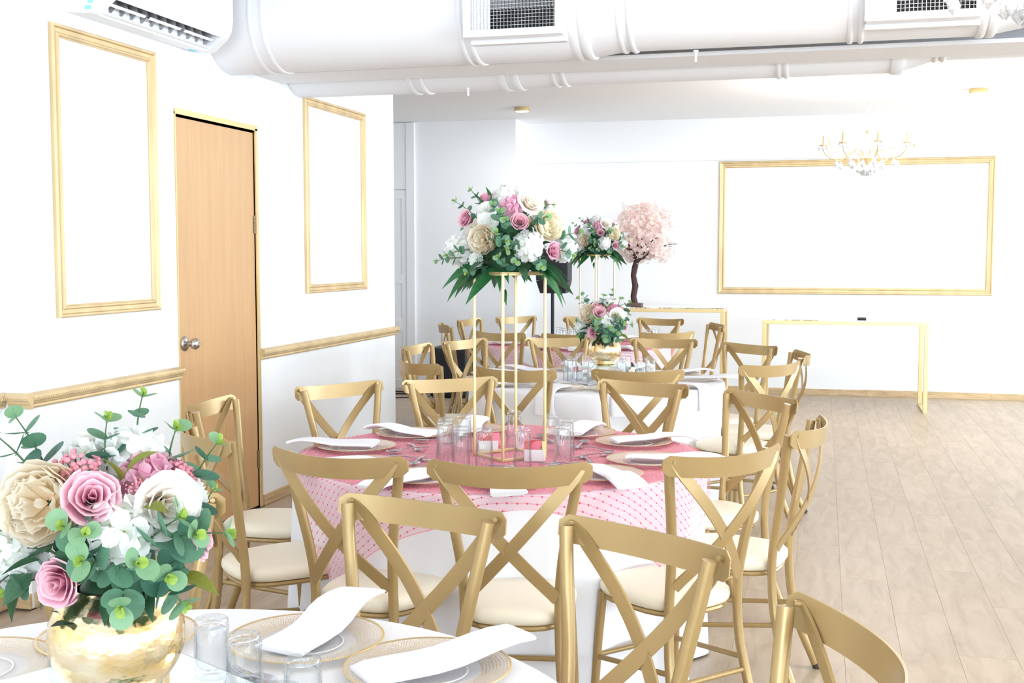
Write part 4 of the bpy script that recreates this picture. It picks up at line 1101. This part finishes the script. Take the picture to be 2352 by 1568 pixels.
FLAB = {'rose':'dusty pink rose','rose2':'dusty pink rose','roselight':'light pink rose','roseivory':'ivory rose','peony':'cream peony','peonybutter':'butter-yellow peony','hydrangea':'white hydrangea','hydrangea2':'white hydrangea','pinkflorets':'lilac-pink hydrangea','carnation':'white carnation','berries':'pink berry cluster'}
def arrangement(t, flowers, center, scale_=1):
    """flowers: kind, x (right), z (up), y (towards the viewer is negative), radius, optional facing"""
    for f in flowers:
        kind, x, z, y, rad = f[:5]; p = Vector((x, y, z)); d = Vector(f[5]) if len(f) > 5 else p - Vector(center)
        d.normalize()
        o = put(FNAME.get(kind, kind), flower(kind), t, p - d*rad*.5); o.rotation_euler = look(d, rnd.random()*6); o.scale = (rad/.05,)*3; o['label'] = FLAB[kind]
        # stem into the foam
        
# bouquet in the gold vase in the foreground (x right, y away, z up as seen from the camera side)
def vase_bouquet(label, loc, rz):
    t = thing('flower_arrangement', label, 'bouquet', loc, rz, 'vase bouquets')
    k = .000644
    def P(px, py, y): return ((px-272)*.000597*(1+y*.57), y, (1360-py)*k*(1+y*.57) - y*.25)
    C = (0,0,.05)
    F = []
    for kind, px, py, y, rad, face in (
        ('peony',100,1142,-.085,.060,(-.35,-.85,.15)),('rose',224,1130,-.125,.043,(.05,-1,.45)),('roseivory',402,1165,-.110,.047,(.35,-.9,.05)),
        ('hydrangea2',288,1225,-.130,.056,(.05,-1,-.1)),('rose2',136,1325,-.105,.042,(-.55,-.8,.0)),('roselight',482,1250,-.075,.036,(.95,-.25,.05)),
        ('berries',185,1048,-.06,.032,(-.1,-.6,.8)),('berries',438,1090,-.06,.026,(.4,-.6,.6)),('berries',320,1118,-.10,.016,(0,-1,.3)),
        ('pinkflorets',352,1088,-.07,.040,(.1,-.7,.6)),('roselight',383,1068,-.035,.036,(.2,-.4,1)),
        ('hydrangea',322,1020,.0,.058,(.1,-.2,1)),('hydrangea',214,1022,.02,.045,(-.3,-.1,1)),('hydrangea',8,1250,-.01,.050,(-1,-.4,.1)),
        ('carnation',470,1150,-.055,.036,(.8,-.5,.2)),('hydrangea',40,1160,.03,.045,(-1,.0,.5)),
        ('peony',330,1090,.10,.055,(.2,1,.4)),('roseivory',180,1180,.12,.05,(-.3,1,.1)),('hydrangea2',420,1200,.09,.055,(.6,.8,0)),('rose',270,1260,.13,.042,(0,1,0))):
        x, yy, z = P(px, py, y); F.append((kind, x, z, yy, rad, face))
    arrangement(t, F, C)
    S_ = [((130,1090,.0),(50,940,.03),.030,4),((110,1100,-.02),(4,978,-.02),.032,3),((258,1075,-.03),(263,955,-.03),.029,3),((330,1040,.0),(348,902,.0),.027,3),
          ((400,1080,-.02),(425,985,-.03),.034,2),((455,1130,-.05),(528,1020,-.05),.030,3),((470,1200,-.04),(515,1130,-.03),.024,2),((440,1240,-.10),(545,1240,-.09),.036,2),
          ((250,1260,-.10),(150,1190,-.15),.034,3),((260,1300,-.10),(190,1275,-.16),.036,3),((300,1330,-.09),(282,1395,-.165),.036,3),((330,1300,-.10),(432,1400,-.12),.038,4),
          ((330,1260,-.12),(430,1190,-.13),.038,3),((200,1290,-.06),(205,1210,-.16),.030,3),((150,1270,-.02),(-10,1190,-.03),.034,3),((150,1300,-.02),(10,1340,-.03),.036,3),
          ((390,1250,-.08),(470,1235,-.14),.036,3),((270,1250,.05),(270,1050,.12),.035,4),((300,1250,.05),(430,1120,.12),.035,4),((230,1250,.05),(80,1150,.12),.035,4),((350,1300,-.06),(400,1330,-.14),.040,3),((250,1330,-.08),(330,1290,-.17),.038,3)]
    for j, (a, b_, sz, n) in enumerate(S_): sprig(t, P(*a), P(*b_), sz*1.35, n, 40+j, .12)
    for j, (kind, a, d, ln, ro) in enumerate((('olive',(300,1085,-.10),(.5,-.5,.7),.062,.6),('olive',(290,1100,-.09),(-.3,-.4,.9),.050,-.4),('olive',(345,1160,-.12),(.4,-.6,.1),.045,.3),
          ('ivy',(100,1270,-.05),(-.9,-.3,-.1),.055,.5),('ivy',(80,1300,-.04),(-.7,-.4,-.6),.055,-.5),('ivy',(120,1255,-.06),(-.4,-.6,.4),.05,.2),('ivy',(60,1320,-.02),(-.4,-.2,-.9),.055,.9),('ivy',(50,1290,-.02),(-.9,-.2,-.5),.05,.1),
          ('olive',(420,1330,-.07),(.8,-.4,-.2),.065,.3),('dark',(230,1240,-.10),(-.3,-.8,-.4),.07,.2),('dark',(180,1230,-.06),(-.5,-.7,.2),.08,.5),('dark',(330,1330,-.07),(.2,-.8,-.5),.07,.1),('dark',(260,1350,-.06),(-.2,-.8,-.4),.06,.2))):
        place_leaf(t, kind, P(*a), d, ln, ro)
    q = MB(); q.lathe([(0,-.06),(.050,-.05),(.0535,-.01),(.050,.012),(.030,.035),(0,.04)], 20); q.build('flower_foam', LEAFD, t)
    # dark leafy heart that the stems stand in
    q = MB(); rg = random.Random(3)
    for k in range(90):
        a = rg.random()*6.28; zz = rg.uniform(-.03,.16); r = rg.uniform(.02,.085); c = Vector((r*math.cos(a), r*math.sin(a), zz)); d = Vector((math.cos(a), math.sin(a), rg.uniform(-.4,.9))).normalized(); s_ = d.cross(Vector((0,0,1))).normalized()
        L = .05; q.add([c, c+d*L*.5+s_*.016, c+d*L, c+d*L*.5-s_*.016], [(0,1,2,3)])
    o = q.build('filler_leaves', LEAFD, t); o['kind'] = 'stuff'
    return t
VZ = .812     # mirror top
VX, VY = -1.0, 1.496
bq = vase_bouquet('large bouquet of cream peony, pink roses and eucalyptus in the foreground', (VX, VY, .954), R(33.7))

def vase_mat():
    m = bpy.data.materials.new('mercury_gold_glass'); m.use_nodes = True; nt = m.node_tree; L = nt.links.new; b = nt.nodes['Principled BSDF']
    b.inputs['Metallic'].default_value = 1; b.inputs['Roughness'].default_value = .12
    tc = nt.nodes.new('ShaderNodeTexCoord'); mp = nt.nodes.new('ShaderNodeMapping'); mp.inputs['Scale'].default_value = (1,1,1.6); L(tc.outputs['Object'], mp.inputs[0])
    nz = nt.nodes.new('ShaderNodeTexNoise'); nz.inputs['Scale'].default_value = 16; nz.inputs['Detail'].default_value = 6; L(mp.outputs[0], nz.inputs['Vector'])
    rp = nt.nodes.new('ShaderNodeValToRGB'); e = rp.color_ramp.elements; e[0].position = .35; e[1].position = .62; e[0].color = lin(226,194,128); e[1].color = lin(246,232,204); L(nz.outputs['Fac'], rp.inputs[0]); L(rp.outputs[0], b.inputs['Base Color'])
    vo = nt.nodes.new('ShaderNodeTexVoronoi'); vo.inputs['Scale'].default_value = 95; L(mp.outputs[0], vo.inputs['Vector'])
    bp = nt.nodes.new('ShaderNodeBump'); bp.inputs['Strength'].default_value = .22; bp.inputs['Distance'].default_value = .002; L(vo.outputs['Distance'], bp.inputs['Height']); L(bp.outputs[0], b.inputs['Normal'])
    mr = nt.nodes.new('ShaderNodeMapRange'); mr.inputs['To Min'].default_value = .06; mr.inputs['To Max'].default_value = .3; L(nz.outputs['Fac'], mr.inputs[0]); L(mr.outputs[0], b.inputs['Roughness'])
    return m
VASEM = vase_mat()
q = MB(); prof = [(0,.004),(.058,0),(.064,.003)] + [(.098*math.sin(a), .078-.092*math.cos(a)) for a in [R(43+k*5.6) for k in range(19)]]
prof += [(.058,.153),(.055,.151)] + [(.094*math.sin(a), .082-.084*math.cos(a)) for a in [R(140-k*12) for k in range(9)]] + [(0,.012)]
q.lathe(prof, 56); VASE = q.mesh('vase', VASEM)
q = MB(); q.lathe([(.105*math.sin(R(a)), .092-.0985*math.cos(R(a))) for a in range(60,122,6)], 4)
def vase(x, y, z, label):
    return tag(put('gold_vase', VASE, None, (x,y,z)), label, 'vase', 'gold vases')
vase(VX, VY, VZ, 'round cracked-gold glass vase on the mirror stand in the foreground')

EDGEG = mat('green_glass_edge', (170,205,200), .1)
def mirror_stand(x, y, z, rz, label, s=.30, h=.085):
    t = thing('mirror_stand', label, 'stand', (x,y,z), rz, 'mirror stands')
    q = MB(); q.bbox(-s/2,-s/2,h-.005,s/2,s/2,h,.001); q.build('mirror_top', MIRROR, t, smooth=False)
    q = MB()
    for (a,b_,c,d) in ((-s/2-.0012,-s/2,-s/2,s/2),(s/2,-s/2,s/2+.0012,s/2),(-s/2,-s/2-.0012,s/2,-s/2),(-s/2,s/2,s/2,s/2+.0012)): q.box(a,b_,h-.005,c,d,h-.0003)
    q.build('top_edge', EDGEG, t, smooth=False)
    for (a, b_) in ((-1,-1),(1,-1),(1,1),(-1,1)):
        q = MB(); e = s/2-.004
        q.box(min(a*e,a*(e-.032)), b_*e-.003, 0, max(a*e,a*(e-.032)), b_*e+.003, h-.005); q.box(a*e-.003, min(b_*(e-.003),b_*(e-.032)), 0, a*e+.003, max(b_*(e-.003),b_*(e-.032)), h-.005)
        q.build('mirror_leg', MIRROR, t, smooth=False)
    return t
mirror_stand(-1.013, 1.504, ZW, R(-27.7), 'square mirror-topped stand under the gold vase in the foreground')
mirror_stand(-1.215, 6.80, ZW, R(12), 'square mirror-topped stand under the vase on the white table')
WX, WY = -1.235, 6.80
vase(WX, WY, ZW+.086, 'round cracked-gold glass vase on the mirror stand of the white table')
b2 = dup(bq, (WX, WY, ZW+.086+.142), R(10), 'bouquet of peony, roses and eucalyptus in the vase on the white table', 'vase bouquets')

# tall gold flower stands
def flower_stand(x, y, z, rz, label, s=.168, h=.660):
    t = thing('flower_stand', label, 'stand', (x,y,z), rz, 'tall gold flower stands'); w = .009
    for a in (-1, 1):
        for c in (-1, 1):
            q = MB(); q.bbox(a*s/2-w/2, c*s/2-w/2, 0, a*s/2+w/2, c*s/2+w/2, h, .0012); q.build('post', GOLDPAINT, t, smooth=False)
    for zz, nm in ((0,'bottom_bar'),(h-w,'top_bar')):
        for a in (-1, 1):
            q = MB(); q.bbox(-s/2+w/2, a*s/2-w/2, zz, s/2-w/2, a*s/2+w/2, zz+w, .001); q.build(nm, GOLDPAINT, t, smooth=False)
            q = MB(); q.bbox(a*s/2-w/2, -s/2+w/2, zz, a*s/2+w/2, s/2-w/2, zz+w, .001); q.build(nm, GOLDPAINT, t, smooth=False)
    q = MB(); q.bbox(-s/2-.004, -s/2-.004, h, s/2+.004, s/2+.004, h+.004, .001); q.build('top_plate', GOLDPAINT, t, smooth=False)
    return t
TX, TY = -1.083, 4.06
flower_stand(TX, TY, ZP, R(-40.5), 'tall open gold stand holding flowers on the nearer pink table', .182)
def tall_bouquet(label, loc, rz):
    t = thing('flower_arrangement', label, 'bouquet', loc, rz, 'tall bouquets')
    k = .001553
    def P(px, py, y): return ((px-1170)*k*(1+y*.24), y, (612-py)*k*(1+y*.24) + y*.01)
    F = []
    for kind, px, py, y, rad, face in (
        ('peony',1107,538,-.115,.055,(-.35,-.9,.0)),('peonybutter',1262,505,-.105,.056,(.5,-.8,.15)),('roseivory',1222,450,-.07,.050,(.3,-.7,.4)),('hydrangea',1168,425,-.01,.058,(-.1,-.3,1)),
        ('hydrangea',1214,553,-.150,.060,(.1,-1,-.05)),('hydrangea',1040,562,-.03,.058,(-1,-.4,.0)),('hydrangea',1308,556,-.02,.055,(1,-.4,.0)),
        ('rose',1066,491,-.055,.038,(-.8,-.6,.2)),('rose2',1194,496,-.130,.040,(.1,-1,.35)),('roselight',1274,565,-.095,.036,(.6,-.8,.0)),
        ('carnation',1114,464,-.075,.026,(-.3,-.8,.5)),('carnation',1112,492,-.105,.026,(-.2,-1,.2)),('carnation',1128,496,-.11,.026,(.1,-1,.2)),('carnation',1092,584,-.11,.026,(-.3,-1,0)),
        ('pinkflorets',1176,458,-.08,.042,(0,-.8,.5)),('roselight',1116,440,-.01,.030,(-.3,-.3,1)),('roselight',1252,452,-.01,.026,(.8,-.2,.7)),
        ('hydrangea2',1150,545,.12,.06,(-.3,1,0)),('peony',1220,520,.12,.055,(.3,1,.2)),('rose',1180,470,.08,.04,(0,.8,.6)),('hydrangea',1260,470,.06,.05,(.8,.5,.5)),('roseivory',1090,520,.09,.05,(-.7,.8,.2))):
        x, yy, z = P(px, py, y); F.append((kind, x, z, yy, rad, face))
    arrangement(t, F, (0,0,.08))
    S_ = [((1105,500,-.04),(1042,450,-.03),.024,4),((1110,470,-.02),(1080,424,-.02),.022,3),((1150,500,-.12),(1148,470,-.15),.028,3),((1190,545,-.13),(1165,560,-.19),.030,2),((1160,600,-.12),(1142,575,-.18),.030,2),((1220,500,-.12),(1257,485,-.17),.028,3),
          ((1270,540,-.06),(1335,522,-.04),.030,3),((1275,560,-.08),(1318,575,-.10),.030,3),((1060,580,-.08),(1000,588,-.06),.024,4),((1080,560,-.10),(1022,574,-.11),.026,4),((1150,540,-.13),(1165,540,-.17),.028,2),((1240,460,-.02),(1272,460,-.02),.022,2),((1150,560,-.10),(1140,520,-.155),.030,3),((1180,600,-.10),(1185,588,-.18),.028,2),((1120,600,-.08),(1070,615,-.13),.026,3),((1235,590,-.09),(1245,600,-.16),.028,3),((1170,510,-.10),(1160,490,-.16),.026,3),
          ((1135,470,-.08),(1132,455,-.12),.024,2),((1180,520,.08),(1180,480,.18),.028,3),((1120,540,.06),(1060,510,.14),.028,3),((1230,540,.06),(1290,510,.14),.028,3)]
    for j, (a, b_, sz, n) in enumerate(S_): sprig(t, P(*a), P(*b_), sz*1.3, n, 140+j, .12)
    rg = random.Random(21)
    for j in range(46):       # skirt of long leaves
        a = 2*PI*j/46 + rg.uniform(-.1,.1)
        if -2.2 < a - 2*PI*(a > PI) < -.95 and rg.random() < .55: continue
        el = rg.uniform(-.62,-.05); r0 = rg.uniform(.05,.10); ln = rg.uniform(.09,.185)*(1.15 if abs(math.cos(a)) > .6 else .75)
        place_leaf(t, rg.choice(['fern','fern','dark']), (r0*math.cos(a), r0*math.sin(a), rg.uniform(.012,.05)), (math.cos(a), math.sin(a), el), ln, rg.uniform(-.6,.6))
    for j in range(64):       # leaves between the flowers
        a = rg.random()*6.28; el = rg.uniform(-.1,1.2); d = Vector((math.cos(a)*math.cos(el), math.sin(a)*math.cos(el), math.sin(el)))
        place_leaf(t, rg.choice(['fern','dark','olive']), d*rg.uniform(.06,.10)+Vector((0,0,.07)), d+Vector((rg.uniform(-.8,.8),rg.uniform(-.8,.8),rg.uniform(-.4,.4))), rg.uniform(.06,.10), rg.uniform(-.8,.8))
    for (px, py, d, ln) in ((1128,440,(-.15,-.1,1),.055),(1108,450,(-.35,0,1),.060),(1180,440,(.2,-.6,.3),.055),(1160,640,(-.1,-.9,-.5),.07)):
        place_leaf(t, 'fern', P(px, py+12, -.02 if py < 600 else -.09), d, ln, .4)
    q = MB(); q.lathe([(0,.0),(.07,0),(.085,.03),(.095,.08),(.075,.13),(.04,.165),(0,.175)], 16); rg2 = random.Random(5)
    for k in range(420):
        a = rg2.random()*6.28; el = rg2.uniform(-.2,1.3); d = Vector((math.cos(a)*math.cos(el), math.sin(a)*math.cos(el), math.sin(el))); c = d*.115+Vector((0,0,.05)); s_ = d.cross(Vector((0,0,1))).normalized(); up = s_.cross(d); L = .035
        q.add([c, c+d*L*.5+s_*.011+up*.01, c+d*L+up*.02, c+d*L*.5-s_*.011+up*.01], [(0,1,2,3)])
    o = q.build('filler_leaves', LEAFD, t); o['kind'] = 'stuff'
    return t
tb = tall_bouquet('tall round bouquet with long leaves on the gold stand of the nearer pink table', (TX, TY, ZP+.665), R(15))
FX, FY = -1.75, 9.28
flower_stand(FX, FY, ZP, R(-39), 'tall open gold stand holding flowers on the far pink table', .193, .72)
dup(tb, (FX, FY, ZP+.725), R(6), 'tall bouquet on the far gold stand, beside the pink blossom tree', 'tall bouquets')

# ------------------------------------------------------------------ console tables and what stands by the back wall
def console(x0, x1, y0, y1, h, label):
    t = thing('console_table', label, 'table', ((x0+x1)/2, (y0+y1)/2, 0), 0, 'gold console tables'); w, d = (x1-x0)/2, (y1-y0)/2; b_ = .036
    for s_ in (-1, 1):
        for c in (-1, 1):
            q = MB(); q.bbox(min(s_*w, s_*(w-b_)), min(c*d, c*(d-b_)), b_*.5, max(s_*w, s_*(w-b_)), max(c*d, c*(d-b_)), h-.044, .002); q.build('leg', GOLDPAINT, t, smooth=False)
        q = MB(); q.bbox(min(s_*w, s_*(w-b_)), -d, 0, max(s_*w, s_*(w-b_)), d, b_*.5, .002); q.build('floor_bar', GOLDPAINT, t, smooth=False)
        q = MB(); q.bbox(min(s_*w, s_*(w-b_)), -d+b_, h-.044, max(s_*w, s_*(w-b_)), d-b_, h-.010, .002); q.build('side_rail', GOLDPAINT, t, smooth=False)
        q = MB(); q.bbox(-w, min(s_*d, s_*(d-b_)), h-.044, w, max(s_*d, s_*(d-b_)), h-.010, .002); q.build('rail', GOLDPAINT, t, smooth=False)
    q = MB(); q.bbox(-w, -d, h-.010, w, d, h, .002); q.build('mirror_top', MIRROR, t, smooth=False)
    return t
console(-.545, .936, 11.25, 11.89, .843, 'gold-framed console table with mirror top under the big wall frame')
console(-2.15, -.893, 11.20, 11.60, .945, 'taller gold-framed console table carrying the pink blossom tree')
q = MB(); q.bbox(.315,11.40,.843,.395,11.46,.862,.004); rm = tag(q.build('remote_control', BLACK), 'small dark remote control lying on the mirror-topped console table', 'remote')
q = MB(); q.bbox(.325,11.41,.862,.385,11.45,.864,.001); q.build('keypad', GREYM, rm, smooth=False)

# blossom tree
bx_, by_, bz_ = -1.765, 11.33, .945
t = thing('blossom_tree', 'artificial pink blossom tree on a dark block on the taller console', 'tree', (bx_,by_,bz_))
q = MB(); q.bbox(-.065,-.065,0,.075,.065,.034,.004); q.build('wooden_block', WOODB, t, smooth=False)
q = MB(); q.tube([(0,0,.03),(-.012,0,.10),(.006,0,.20),(-.014,0,.30),(.0,0,.38),(.015,0,.44)], [.034,.029,.031,.027,.03,.024], 12); q.build('trunk', BARK, t)
rg = random.Random(8); brs = []
for k in range(11):
    a = 2*PI*k/11; el = rg.uniform(.25,1.3); L = rg.uniform(.25,.40); c = Vector((.06,0,.42)); d = Vector((math.cos(a)*math.cos(el), math.sin(a)*math.cos(el)*.7, math.sin(el)))
    pts = [c + d*L*f + Vector((rg.uniform(-.02,.02), rg.uniform(-.02,.02), .06*math.sin(PI*f))) for f in (0,.25,.5,.75,1)]
    pts[0] = Vector((.012,0,.42)); brs.append(pts); q = MB(); q.tube(pts, [.014,.010,.008,.005,.003], 7); q.build('branch', BARK, t)
BL = petal_mat('blossom_petal', [(0,(250,214,206)),(.35,(253,238,233)),(1,(254,246,243))], .5)
q = MB()
for k in range(2300):
    for _ in range(50):
        p = Vector((rg.uniform(-1,1), rg.uniform(-1,1), rg.uniform(-1,1)))
        n_ = mnoise.noise(p*2.2+Vector((3,1,7)))
        if .35 < p.length < 1 + n_*.35 and mnoise.noise(p*5+Vector((9,2,4))) > -.12: break
    c = Vector((.085+p.x*.285, p.y*.22, .72+p.z*.30 - .10*p.x*p.x*(1 if p.z < 0 else 0)))
    d = p + Vector((rg.uniform(-.6,.6), rg.uniform(-.6,.6), rg.uniform(-.6,.6))); floret(q, c, d, rg.uniform(.013,.021), 4, rg, .35)
o = q.build('blossoms', BL, t, t=True); o['kind'] = 'stuff'

# speaker on a pole, floor speaker, cable
t = thing('pole_speaker', 'black loudspeaker on a black pole stand behind the tall flower stand', 'speaker', (-2.60, 11.5, 0))
q = MB(); q.extrude([(-.16,-.13),(.16,-.13),(.15,.13),(-.15,.13)], (0,0,1.19), (0,0,1.50), (1,0,0), (0,1,0)); q.build('cabinet', BLACK, t, smooth=False)
q = MB(); q.bbox(-.148,-.138,1.20,.148,-.1302,1.49,.004); q.build('grille', GRILL, t, smooth=False)
q = MB(); vs = [(-.16,-.13,1.187),(.16,-.13,1.187),(.15,.13,1.187),(-.15,.13,1.187),(-.125,-.10,1.065),(.130,-.10,1.065),(.12,.11,1.065),(-.12,.11,1.065)]
q.add(vs, [(0,1,2,3),(7,6,5,4),(0,4,5,1),(1,5,6,2),(2,6,7,3),(3,7,4,0)]); q.build('lower_cabinet', BLACK, t, smooth=False)
q = MB(); q.tube([(-.02,0,1.065),(-.02,0,.55)], .017, 12); q.build('pole', BLACK, t)
q = MB(); q.tube([(-.02,0,.60),(-.02,0,.16)], .023, 12); q.tube([(-.02,0,.635),(-.02,0,.595)], .03, 12); q.tube([(-.02,-.03,.615),(-.02,-.06,.615)], .008, 8); q.build('lower_pole', BLACK, t)
for k in range(3):
    a = R(90+120*k); q = MB(); q.tube([(-.02+.02*math.cos(a),.02*math.sin(a),.50),(-.02+.42*math.cos(a),.42*math.sin(a),.012)], .011, 8); q.tube([(-.02+.02*math.cos(a),.02*math.sin(a),.17),(-.02+.2*math.cos(a),.2*math.sin(a),.26)], .008, 6); q.build('leg', BLACK, t)
q = MB(); q.tube([(-.155,.05,1.35),(-.22,.03,1.38),(-.235,.03,1.30),(-.19,.05,1.22),(-.156,.06,1.20)], .005, 6); q.build('cable', BLACK, t)
t = thing('floor_speaker', 'black floor loudspeaker standing behind the chairs on the left', 'speaker', (-3.66, 11.45, 0), R(4))
q = MB(); q.bbox(-.19,-.20,.015,.19,.20,.505,.012); q.build('cabinet', BLACK, t, smooth=False)
q = MB(); q.bbox(-.172,-.208,.04,.172,-.2002,.47,.006); q.build('grille', GRILL, t, smooth=False)
for a in (-1,1):
    for c in (-1,1):
        q = MB(); q.tube([(a*.15,c*.16,.016),(a*.15,c*.16,0)], .02, 10); q.build('foot', RUBBER, t)
q = MB(); pts = []
for k in range(60):
    f = k/59; a = f*2*PI*2.6; r = .09+.03*math.sin(a*1.3); pts.append((-4.30+r*1.5*math.cos(a)-(f > .8)*(f-.8)*2, 11.55+r*math.sin(a), .006+.004*math.sin(a*2)**2))
q.tube(pts, .005, 6); q.tube([(-4.75,11.05,.006),(-4.45,11.12,.006),(-4.2,11.1,.006),(-3.86,11.30,.006)], .005, 6); q.tube([(-4.8,11.35,.006),(-4.45,11.42,.006),(-4.1,11.46,.006),(-3.87,11.5,.02)], .005, 6)
tag(q.build('floor_cable', BLACK), 'loose black cable coiled on the floor left of the floor speaker', 'cable')
